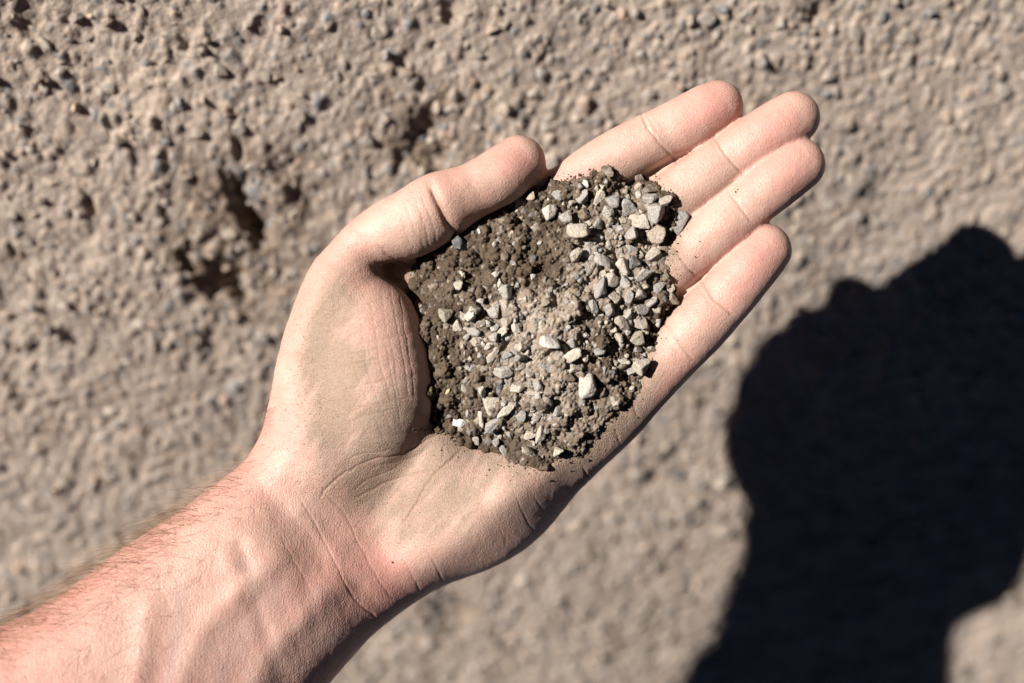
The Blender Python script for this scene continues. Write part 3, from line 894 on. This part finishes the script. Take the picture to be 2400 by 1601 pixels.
# u, v, width px, height px, colour, shape (a angular, r rounded, f flake, c clod), turn degrees, label or None
ST = [
 (1289, 500, 37, 40, "pale", "r", 20, "pale stone with a small round hole, high in the heap beside brown soil"),
 (1323, 512, 31, 30, "pale", "a", 10, None), (1352, 545, 46, 48, "tan", "a", 40, "large tan-grey block in the upper middle of the heap"), (1403, 464, 25, 40, "tan", "a", -25, None), (1434, 474, 30, 33, "blue", "a", 0, None),
 (1468, 487, 34, 42, "blue", "a", 40, "blue-grey lens-shaped stone in the upper gravel near the middle finger's base"), (1522, 470, 41, 30, "grey", "r", 5, None), (1535, 504, 42, 48, "grey", "r", 15, "large grey rounded stone beside the dark triangular flake"),
 (1585, 521, 40, 56, "blue", "f", -25, "dark grey triangular flake lying on the ring finger at the heap's edge"), (1495, 518, 44, 58, "tan", "f", 20, None), (1537, 552, 45, 45, "pink", "a", 0, "pinkish tan blocky stone at the heap edge by the ring finger"),
 (1478, 550, 36, 30, "blue", "a", 30, None), (1531, 598, 42, 44, "tan", "a", 0, "cube-like tan stone at the heap edge casting its shadow on the ring finger"), (1480, 587, 28, 28, "blue", "a", 10, None), (1346, 602, 36, 36, "tan", "r", 0, None), (1372, 592, 25, 25, "grey", "a", 0, None),
 (1409, 615, 38, 40, "grey", "a", 10, None), (1459, 627, 32, 42, "cream", "a", 25, None), (1372, 634, 50, 30, "tan", "f", 12, None), (1485, 617, 30, 34, "dark", "a", 0, None),
 (1504, 646, 47, 37, "grey", "a", 5, "large flat grey stone in the gravel, left of a blue-grey slab on the ring finger"), (1430, 659, 37, 35, "tan", "a", 30, None), (1460, 663, 34, 34, "grey", "r", 0, None), (1545, 665, 28, 50, "blue", "f", -28, "long blue-grey slab at the heap edge pointing to the little finger"),
 (1401, 677, 34, 50, "blue", "a", 10, "tall blue-grey stone left of the pale-topped gravel in the right half of the heap"), (1425, 502, 28, 42, "pale", "a", 0, None), (1399, 527, 25, 26, "grey", "r", 0, None), (1441, 525, 20, 22, "blue", "a", 0, None),
 (1554, 474, 25, 32, "tan", "a", -30, None), (1497, 441, 22, 24, "pink", "a", 0, None), (1499, 457, 20, 22, "pale", "a", 0, None), (1363, 464, 30, 34, "blue", "a", 0, None), (1311, 460, 38, 24, "blue", "f", -10, None), (1372, 432, 15, 19, "white", "a", 0, None),
 (1424, 405, 26, 34, "brown", "c", 10, "round brown soil clod on the index finger at the top of the heap"), (1500, 420, 24, 28, "brown", "c", 0, "brown soil clod between the index and middle fingers"), (1369, 504, 32, 30, "brown", "c", 0, None), (1523, 443, 38, 26, "brown", "c", 15, None),
 (1496, 689, 31, 26, "cream", "r", 10, None), (1502, 675, 28, 13, "cream", "a", 0, "thin cream sliver on top of the pale rounded stone in the right gravel"), (1499, 725, 42, 30, "grey", "a", 5, None), (1497, 754, 40, 38, "tan", "a", -20, "triangular tan stone in the right gravel near the little finger"), (1455, 757, 40, 34, "tan", "a", 0, None),
 (1468, 738, 21, 24, "grey", "a", 0, None), (1525, 734, 13, 30, "grey", "f", -8, None), (1539, 723, 24, 28, "olive", "a", 0, None), (1556, 719, 23, 21, "tan", "a", 0, None), (1575, 702, 40, 30, "olive", "a", -25, "brownish stone lying in the groove between ring and little fingers"), (1541, 757, 16, 25, "pale", "r", 10, None), (1525, 707, 32, 22, "grey", "a", 30, None),
 (1388, 719, 21, 30, "blue", "a", 0, None), (1434, 698, 32, 26, "tan", "a", -20, None), (1468, 698, 25, 32, "grey", "a", 30, None), (1426, 728, 26, 34, "grey", "a", 0, None), (1510, 774, 24, 26, "olive", "a", 0, None), (1491, 792, 34, 34, "olive", "a", 20, None),
 (1447, 792, 23, 20, "tan", "a", 0, None), (1434, 772, 19, 21, "tan", "a", 0, None), (1493, 820, 27, 18, "grey", "a", 25, None), (1524, 815, 17, 12, "pale", "r", -20, None), (1512, 834, 16, 16, "blue", "a", 0, None),
 (1501, 855, 44, 40, "cream", "a", 38, "pale rectangular block at the heap edge, its shadow falling on the little finger"), (1459, 847, 29, 14, "pale", "a", -25, None), (1480, 866, 26, 28, "grey", "a", 0, None), (1403, 820, 27, 27, "blue", "a", 0, None), (1409, 837, 23, 13, "grey", "f", 15, None),
 (1286, 805, 41, 46, "white", "a", 30, "bright white-grey stone with a dark shadow side in the middle of the heap"), (1336, 832, 42, 36, "cream", "a", 0, "cream blocky stone right of the bright white stone at the heap's centre"), (1340, 803, 26, 23, "grey", "a", 20, None), (1319, 815, 17, 24, "pale", "a", 20, None), (1271, 772, 18, 42, "cream", "f", 12, "upright cream splinter just above the bright white stone"),
 (1344, 862, 34, 23, "tan", "a", 0, None), (1372, 904, 53, 50, "pale", "r", 35, "largest stone of the heap, tan and rounded, lying low on the right"), (1332, 881, 29, 27, "brown", "c", 0, None), (1284, 862, 44, 22, "grey", "f", 8, None), (1261, 904, 25, 27, "blue", "a", 0, None),
 (1076, 671, 22, 30, "cream", "a", 0, None), (1048, 736, 36, 38, "olive", "a", 35, "olive-brown blocky stone in the dark soil by the thumb pad"), (1187, 686, 34, 34, "grey", "a", 20, None), (1187, 715, 30, 28, "tan", "a", 10, None), (1157, 732, 30, 34, "grey", "a", 0, None), (1115, 725, 25, 32, "pale", "a", -25, None),
 (1103, 740, 26, 30, "pale", "a", 0, None), (1086, 742, 17, 25, "cream", "r", 15, None), (1074, 763, 21, 28, "cream", "r", 0, None), (1111, 778, 28, 26, "blue", "a", 30, None), (1143, 759, 16, 18, "white", "a", 0, None), (1185, 753, 22, 31, "tan", "a", -10, None), (1209, 769, 22, 28, "pale", "a", 10, None),
 (1178, 776, 24, 28, "cream", "a", 0, None), (1160, 767, 20, 22, "grey", "a", 0, None), (1158, 790, 22, 22, "grey", "a", 0, None), (1118, 801, 28, 24, "tan", "a", 20, None), (1149, 811, 30, 20, "pale", "a", 20, None), (1160, 828, 54, 22, "cream", "f", 40, "long cream splinter lying diagonally in the left half of the heap"), (1192, 832, 30, 28, "blue", "a", 0, None), (1218, 836, 24, 28, "grey", "a", 20, None),
 (1195, 792, 32, 17, "grey", "a", -10, None), (1224, 813, 24, 23, "tan", "a", 0, None), (1178, 870, 47, 34, "grey", "a", 15, "grey triangular stone with a sharp ridge, below the diagonal cream splinter"), (1241, 878, 19, 27, "tan", "a", -10, None), (1109, 862, 22, 20, "blue", "a", 0, None), (1222, 858, 36, 13, "tan", "f", 28, None),
 (1130, 916, 23, 27, "pale", "a", -30, None), (1212, 908, 36, 22, "pale", "r", 15, None), (1170, 912, 16, 32, "dark", "f", -8, None), (1090, 912, 20, 28, "blue", "f", 25, None), (1049, 918, 19, 11, "yellow", "a", 20, "small yellowish chip at the heap's left edge beside the thumb pad"), 
 (1126, 976, 21, 56, "pale", "r", 8, "long pale upright splinter low in the heap above the heel of the hand"), (1151, 951, 40, 44, "cream", "f", 0, "cream triangular stone right of the long pale splinter"), (1186, 961, 56, 20, "cream", "f", 48, "narrow cream shard slanting beside the cream triangular stone"), (1157, 997, 46, 32, "blue", "f", 15, "flat blue-grey slab just below the long pale splinter"), (1078, 990, 37, 29, "white", "r", 10, "white pinkish pitted stone at the heap's lower left edge"),
 (1099, 969, 16, 20, "blue", "a", 0, None), (1262, 972, 33, 26, "grey", "f", 20, None), (1266, 946, 31, 30, "brown", "c", 0, None), (1306, 963, 35, 27, "grey", "a", 25, None), (1247, 1013, 46, 24, "cream", "f", 42, "thin cream shard with a pointed tail near the bottom of the heap"), (1268, 1018, 23, 45, "tan", "a", -12, None), (1163, 1037, 17, 27, "blue", "a", -15, None),
 (1180, 1057, 29, 20, "blue", "a", -35, "blue-grey chip at the very bottom edge of the heap"), (1113, 1034, 20, 24, "grey", "a", 0, None), (1222, 974, 26, 28, "blue", "a", 0, None), (1237, 1055, 38, 34, "olive", "c", 0, "lump of soil with embedded grit at the heap's bottom edge"), (1308, 1057, 28, 27, "cream", "a", 0, "cream stone at the heap's bottom edge nearest the wrist side"), (1180, 944, 15, 19, "grey", "r", 0, None), (1281, 938, 29, 21, "tan", "a", -15, None),
 (1054, 976, 20, 16, "dark", "a", 0, None), (1245, 919, 24, 13, "tan", "a", -5, None), (1249, 990, 17, 12, "pale", "r", 0, None),
 (1222, 483, 31, 48, "white", "r", -12, "bright white egg-shaped stone beside the thumb tip"), (1243, 462, 24, 20, "pink", "a", 20, None), (1076, 571, 33, 44, "dark", "a", 15, "dark slate-grey stone tucked under the thumb joint"), (1162, 575, 30, 17, "white", "a", 10, "white chip in brown soil, right of the dark stone under the thumb"), (1183, 604, 18, 26, "brown", "c", 0, None),
 (1162, 646, 21, 14, "pale", "a", 20, None), (1264, 571, 14, 13, "white", "a", 0, None), (1204, 575, 13, 12, "grey", "r", 0, None), (1123, 544, 9, 14, "white", "a", 0, None), (1202, 548, 14, 12, "pink", "a", 0, None), (1085, 646, 14, 20, "cream", "a", 0, None), (1248, 655, 11, 20, "pale", "f", 0, None), (1174, 667, 16, 24, "pale", "a", 0, None), (1185, 500, 18, 18, "pink", "a", 0, None),
]
def heap_z(x, y):
    return float(bilin(Zs, hx, hy, np.array([x]), np.array([y]))[0])
def hull_z(x, y):
    return max(heap_z(x, y), float(bilin(palm_top, xs, ys, np.array([x]), np.array([y]))[0]))
placed = []
records = []            # (object, u, v, size px, colour key, shape, label)
def put_stone(u, v, w, h, colr, shp, ang, label, sink=0.16, thick=None, small=False):
    x, y = px2mm(u, v, 2.0)
    k = (D - 2) / FQ
    wm, hm_ = w * k, h * k
    th = thick or {"a": .78, "r": .82, "f": .34, "c": .7}[shp] * min(wm, hm_) * random.uniform(.85, 1.1)
    pool = {"a": ANG, "r": RND, "f": FLK, "c": CLD}[shp]
    if small and shp == "a": pool = SML
    me = random.choice(pool)
    o = bpy.data.objects.new("soil_clod" if shp == "c" else "gravel_stone", me)
    C.objects.link(o)
    grow_ = 1.02
    o.scale = (wm * grow_ / 1000, hm_ * grow_ / 1000, th * 1.1 / 1000)
    z = hull_z(x, y) + th * (.5 - sink)
    if label and "thumb" in label and "pad" not in label:                 # leans on the thumb
        z = max(z, min(float(bilin(full_top, xs, ys, np.array([x]), np.array([y]))[0]), 11.0) + th * .3)
    tilt = .14 if shp == "f" else .32
    q = Quaternion((0, 0, 1), math.radians(ang)) 
    q = Quaternion((1, 0, 0), random.gauss(0, tilt)) @ Quaternion((0, 1, 0), random.gauss(0, tilt)) @ q
    o.rotation_mode = 'QUATERNION'; o.rotation_quaternion = q
    o.location = (float(x) / 1000, float(y) / 1000, z / 1000)
    c = np.array(COL[colr]) * random.uniform(.9, 1.1)
    o.color = (*c, 1)
    placed.append((u, v, max(w, h) * .5))
    records.append([o, u, v, max(w, h), colr, shp, label])
    return o
for (u, v, w, h, colr, shp, ang, label) in ST:
    put_stone(u, v, w, h, colr, shp, ang, label)
# the smaller gravel between them
zones = [((1450, 620), 110, 260, 95), ((1175, 780), 80, 110, 46), ((1240, 950), 110, 90, 26), ((1470, 790), 60, 90, 10)]
for (zc, su, sv, cnt) in zones:
    made = 0; tries = 0
    while made < cnt and tries < 4000:
        tries += 1
        u = random.gauss(zc[0], su * .6); v = random.gauss(zc[1], sv * .55)
        x, y = px2mm(u, v)
        if float(bilin(hd, hx, hy, np.array([x]), np.array([y]))[0]) < .9: continue
        s = random.uniform(8, 18)
        if any((u - a) ** 2 + (v - b) ** 2 < (r * .72 + s * .36) ** 2 for a, b, r in placed): continue
        put_stone(u, v, s * random.uniform(.8, 1.2), s * random.uniform(.7, 1.3), random.choice(["grey", "grey", "blue", "tan", "tan", "pale", "olive", "cream"]), random.choice("aaarf"), random.uniform(0, 180), None, .2, None, True)
        made += 1

# ------------------------------------------------------------------ larger stones lying on the bank
GST = [  # u, v, w, h, colour, label
 (247, 282, 32, 40, "cream", "cream rounded stone on the blurred bank left of the thumb, high up"), (413, 250, 34, 30, "white", None), (105, 100, 34, 28, "cream", None), (208, 80, 30, 30, "pink", None), (30, 148, 30, 30, "white", None), (255, 200, 34, 36, "pale", None),
 (2125, 85, 50, 42, "cream", "large cream stone on the bank near the top right corner"), (2005, 78, 54, 30, "grey", "flat grey stone above a second grey stone at the upper right of the bank"), (2005, 115, 36, 26, "blue", None), (2290, 45, 26, 24, "cream", None), (2350, 210, 46, 36, "pale", "pale stone with a dark shadow at the right edge of the picture"),
 (1938, 180, 26, 34, "cream", None), (2172, 210, 32, 28, "pale", None), (2002, 425, 56, 44, "cream", "pale cream stone on the bank just right of the ring fingertip"), (2310, 290, 26, 26, "pink", None), (2275, 430, 40, 30, "cream", None), (2130, 300, 24, 22, "cream", None), (2190, 390, 34, 26, "grey", None),
 (1655, 45, 46, 40, "grey", None), (1365, 38, 30, 28, "pale", None), (885, 75, 38, 34, "pale", None), (560, 300, 30, 26, "grey", None), (700, 270, 34, 34, "pink", None), (310, 510, 34, 30, "cream", None), (370, 520, 28, 26, "pink", None), (440, 415, 26, 24, "pink", None), (120, 390, 34, 26, "pale", None), (215, 385, 30, 34, "pale", None),
 (640, 640, 30, 30, "cream", None), (615, 790, 34, 34, "white", "white stone on the bank just left of the thumb's base"), (560, 750, 28, 28, "grey", None), (205, 1010, 36, 30, "pale", None), (120, 940, 40, 30, "pink", None), (330, 1010, 28, 26, "yellow", None), (500, 960, 30, 34, "grey", None), (60, 800, 34, 30, "pink", None), (300, 850, 30, 26, "pale", None),
 (150, 1130, 34, 40, "pink", None), (370, 1110, 34, 30, "pale", None), (1560, 1050, 34, 30, "cream", None), (1490, 1110, 36, 34, "grey", None), (1620, 930, 46, 34, "yellow", "orange-tan stone on the bank between little finger and hand shadow"), (1690, 1130, 40, 34, "cream", None), (1630, 1180, 36, 40, "cream", None), (1330, 1330, 36, 30, "pale", None), (1240, 1500, 34, 40, "pale", None),
 (1000, 1510, 36, 34, "pale", None), (1440, 1430, 40, 34, "pink", None), (1540, 1320, 36, 34, "tan", None), (1150, 1420, 34, 34, "grey", None), (1340, 1570, 36, 30, "cream", None), (880, 1570, 30, 30, "grey", None), (2330, 1500, 44, 36, "cream", None), (2370, 1400, 36, 36, "pink", None), (2250, 1575, 40, 30, "pale", None), (1570, 1500, 36, 30, "pink", None),
 (1840, 600, 40, 30, "blue", None), (1900, 560, 32, 30, "pink", None), (2050, 520, 34, 30, "cream", None), (2140, 545, 26, 30, "yellow", None), (1800, 700, 34, 28, "grey", None), (1720, 800, 34, 30, "pink", None), (1950, 1270, 40, 30, "blue", "blue-grey stone inside the hand's dark shadow"), (2140, 1180, 34, 30, "grey", None), (1830, 1180, 30, 30, "tan", None), (2340, 1255, 34, 28, "grey", None), (1790, 1515, 34, 34, "blue", None),
 (790, 180, 30, 30, "grey", None), (1120, 130, 34, 28, "tan", None), (1250, 220, 30, 30, "pale", None), (1390, 200, 36, 30, "tan", None), (1500, 130, 30, 34, "pale", None), (1180, 60, 30, 26, "pink", None), (960, 190, 34, 30, "pale", None), (860, 330, 34, 30, "grey", None), (1280, 300, 34, 28, "pale", None), (1760, 140, 34, 30, "tan", None), (1830, 60, 34, 30, "pale", None),
]
grecords = []
def put_ground(u, v, w, h, colr, label, small=False):
    x, y, z = px2ground(u, v)
    k = (D - z) / FQ
    wm, hm_ = w * k, h * k
    i = int(round((x + 336) / GH)); j = int(round((y + 256) / GH))
    if not (2 <= i < gnx - 2 and 2 <= j < gny - 2): return
    zz = float(ZGC[i - 1:i + 2, j - 1:j + 2].mean())
    # shift along the view ray so that the raised or sunken surface still shows it at its pixel
    dz = zz - z
    x -= x / (D - z) * dz; y -= y / (D - z) * dz
    th = .62 * min(wm, hm_)
    o = bpy.data.objects.new("ground_stone", random.choice(ANG + RND))
    C.objects.link(o)
    o.scale = (wm / 1000, hm_ / 1000, th / 1000)
    o.rotation_mode = 'QUATERNION'
    o.rotation_quaternion = Vector((-G_X, -G_Y, 1)).to_track_quat('Z', 'Y') @ Quaternion((0, 0, 1), random.uniform(0, 6.28))
    o.location = (x / 1000, y / 1000, (zz - th * .04) / 1000)
    c = (np.array(COL[colr]) * .42 + np.array((.46, .375, .31)) * .52) * random.uniform(.9, 1.1)
    o.color = (*c, 1)
    grecords.append([o, u, v, max(w, h), colr, "g", label])
for a in GST:
    put_ground(*a)
gp_ = [(r[1], r[2]) for r in grecords]
tries = 0
while len(grecords) < 190 and tries < 5000:
    tries += 1
    u, v = random.uniform(10, 2390), random.uniform(10, 1590)
    if any((u - a) ** 2 + (v - b) ** 2 < 70 ** 2 for a, b in gp_): continue
    x, y = px2mm(u, v, -8)
    if float(bilin(full_top, xs, ys, np.array([x]), np.array([y]))[0]) > -50: continue      # behind the hand: not in view
    s = random.uniform(20, 34)
    put_ground(u, v, s, s * random.uniform(.7, 1.1), random.choice(["tan", "pale", "pink", "grey", "blue", "cream", "tan", "pink", "olive"]), None)
    gp_.append((u, v))

# loose small gravel scattered over the bank, too much of it to count
def loose_gravel():
    v0, f0 = ico(1)
    Vs = []; Fs = []; Cs = []
    qn = np.array((Vector((-G_X, -G_Y, 1)).to_track_quat('Z', 'Y').to_matrix()))
    for k in range(3000):
        x = rng.uniform(-325, 325); y = rng.uniform(-245, 205)
        i = int(round((x + 336) / GH)); j = int(round((y + 256) / GH))
        r = rng.uniform(.7, 1.5) if rng.random() < .75 else rng.uniform(1.4, 2.6)
        n_ = rng.normal(size=(7, 3)); n_ /= np.linalg.norm(n_, axis=1)[:, None]
        q = np.where(v0 @ n_.T > .05, rng.uniform(.6, 1, 7) / np.maximum(v0 @ n_.T, .05), 9).min(1)
        p = v0 * np.minimum(q, 1.3)[:, None] * r * rng.uniform(.7, 1.25, 3)
        p[:, 2] *= .8
        Vs.append(p @ qn.T + (x, y, ZGC[i, j] + r * .15)); Fs.append(f0 + k * len(v0))
        c = np.array(random.choice(PAL_G)) * random.uniform(.8, 1.15)
        Cs.append(np.tile(c, (len(v0), 1)))
    me = mesh_np("loose_gravel", np.vstack(Vs) / 1000, np.vstack(Fs), False)
    set_color(me, "col", np.vstack(Cs))
    o = link("loose_gravel", me, mat=M_GROUND)
    tag(o, "loose small gravel scattered over the blurred tan bank", "gravel", kind="stuff")
loose_gravel()

# ------------------------------------------------------------------ labels that single each stone out
def dirword(du, dv):
    a = (math.degrees(math.atan2(-dv, du)) + 360) % 360
    return ["right of", "upper right of", "above", "upper left of", "left of", "lower left of", "below", "lower right of"][int((a + 22.5) // 45) % 8]
H_MARK = [(1289, 500, "the stone with a hole"), (1585, 521, "the dark triangular flake"), (1372, 904, "the largest rounded stone"), (1286, 805, "the bright white stone"), (1126, 976, "the long pale splinter"), (1222, 483, "the white egg-shaped stone"),
          (1076, 571, "the dark thumb-side stone"), (1501, 855, "the pale rectangular block"), (1160, 828, "the diagonal cream splinter"), (1531, 598, "the cube-like edge stone"), (1401, 677, "the tall blue-grey stone"), (1048, 736, "the olive-brown block"), (1497, 754, "the triangular tan stone"), (1352, 545, "the large tan-grey block")]
G_MARK = [(1680, 190, "the index fingertip"), (1925, 390, "the ring fingertip"), (1850, 570, "the little fingertip"), (1220, 310, "the thumb tip"), (720, 590, "the thumb's base"), (560, 500, "the deep pit"), (1000, 340, "the brown hollow"), (400, 1200, "the hairy forearm edge"),
          (1250, 1260, "the heel of the hand"), (2050, 1000, "the hand's shadow"), (2400, 0, "the top right corner"), (0, 0, "the top left corner"), (2400, 1600, "the bottom right corner"), (820, 1560, "the arm's lower edge")]
def auto_labels(recs, marks, noun, cat, group):
    used = {}
    for r in recs:
        o, u, v, s, colr, shp, label = r
        tag(o, None, "soil clod" if shp == "c" else cat, "soil clods in the heap" if shp == "c" else group)
        if label:
            o["label"] = label; continue
        size = "tiny" if s < 16 else "small" if s < 26 else "mid-sized" if s < 38 else "larger"
        shape = {"a": "angular", "r": "rounded", "f": "flat", "c": "crumbly", "g": ""}[shp]
        m = min((q for q in marks if (q[0] - u) ** 2 + (q[1] - v) ** 2 > 20 ** 2), key=lambda q: (q[0] - u) ** 2 + (q[1] - v) ** 2)
        n_ = "soil clod" if shp == "c" else noun
        dist = math.hypot(u - m[0], v - m[1])
        base = " ".join(x for x in (size, CNAME[colr], shape, n_, dirword(u - m[0], v - m[1]), m[2]) if x)
        used.setdefault(base, []).append((dist, o))
    ords = ["nearest one", "second nearest", "third nearest", "fourth nearest", "fifth nearest", "sixth nearest", "seventh nearest"]
    for base, lst in used.items():
        lst.sort(key=lambda t: t[0])
        for q, (dist, o) in enumerate(lst):
            o["label"] = base if len(lst) == 1 else base + ", " + ords[min(q, 6)]
auto_labels(records, H_MARK, "gravel piece", "stone", "gravel stones in the palm")
auto_labels(grecords, G_MARK, "bank stone", "stone", "stones lying on the bank")

# ------------------------------------------------------------------ loose crumbs on the skin
def crumbs():
    Vh = []; Fh = []
    v0, f0 = ico(1)
    spots = []
    for u, v, s in ((1358, 410, 9), (1347, 416, 7), (1338, 413, 6), (1324, 425, 10), (1330, 418, 5), (1060, 1035, 4), (1050, 1022, 4), (1146, 1103, 6), (1141, 1115, 4), (1288, 1128, 6), (916, 1325, 6), (1370, 930, 6), (1720, 452, 5), (1725, 447, 4)):
        spots.append((u, v, s))
    for (cu, cv, su, sv, n) in ((690, 860, 30, 90, 130), (735, 960, 40, 40, 90), (735, 1100, 40, 30, 90), (850, 1210, 50, 40, 90), (930, 1260, 60, 30, 90), (700, 830, 25, 40, 60), (1200, 1070, 120, 12, 60), (1010, 960, 6, 60, 40), (1640, 850, 20, 30, 25), (1400, 1010, 40, 30, 40), (1480, 400, 60, 8, 20), (1540, 870, 12, 40, 20)):
        for _ in range(n):
            spots.append((random.gauss(cu, su), random.gauss(cv, sv), random.uniform(.9, 2.2)))
    hoc = catmull(np.vstack([ho, ho[:1]]), 8)
    for _ in range(1500):
        e = hoc[random.randrange(len(hoc))]
        if e[0] < 1010 and e[1] < 1000: continue
        sp = abs(random.gauss(0, 15)) + 1
        spots.append((e[0] + random.gauss(0, sp), e[1] + random.gauss(0, sp), random.uniform(1.8, 7.0) * (1 if sp < 10 else .6)))
    for u, v, s in spots:
        x, y = px2mm(u, v, 3)
        z = float(bilin(full_top, xs, ys, np.array([x]), np.array([y]))[0])
        if z < -30 or (z > 9 and s > 2.6 and u > 960): continue
        r = s * MMPX * .5
        jit = v0 * (r * rng.uniform(.7, 1.2, (len(v0), 1)))
        b = len(Vh) * len(v0)
        Vh.append(jit + np.array((float(x), float(y), z + r * .1)))
        Fh.append(f0 + b)
    me = mesh_np("loose_crumbs", np.vstack(Vh) / 1000, np.vstack(Fh), False)
    set_color(me, "col", np.tile((0.13, 0.092, 0.063), (len(Vh) * len(v0), 1)))
    o = link("loose_crumbs", me, mat=M_SOIL)
    tag(o, "loose dark soil crumbs sprinkled over the skin of the palm", "soil crumbs", kind="stuff")
crumbs()
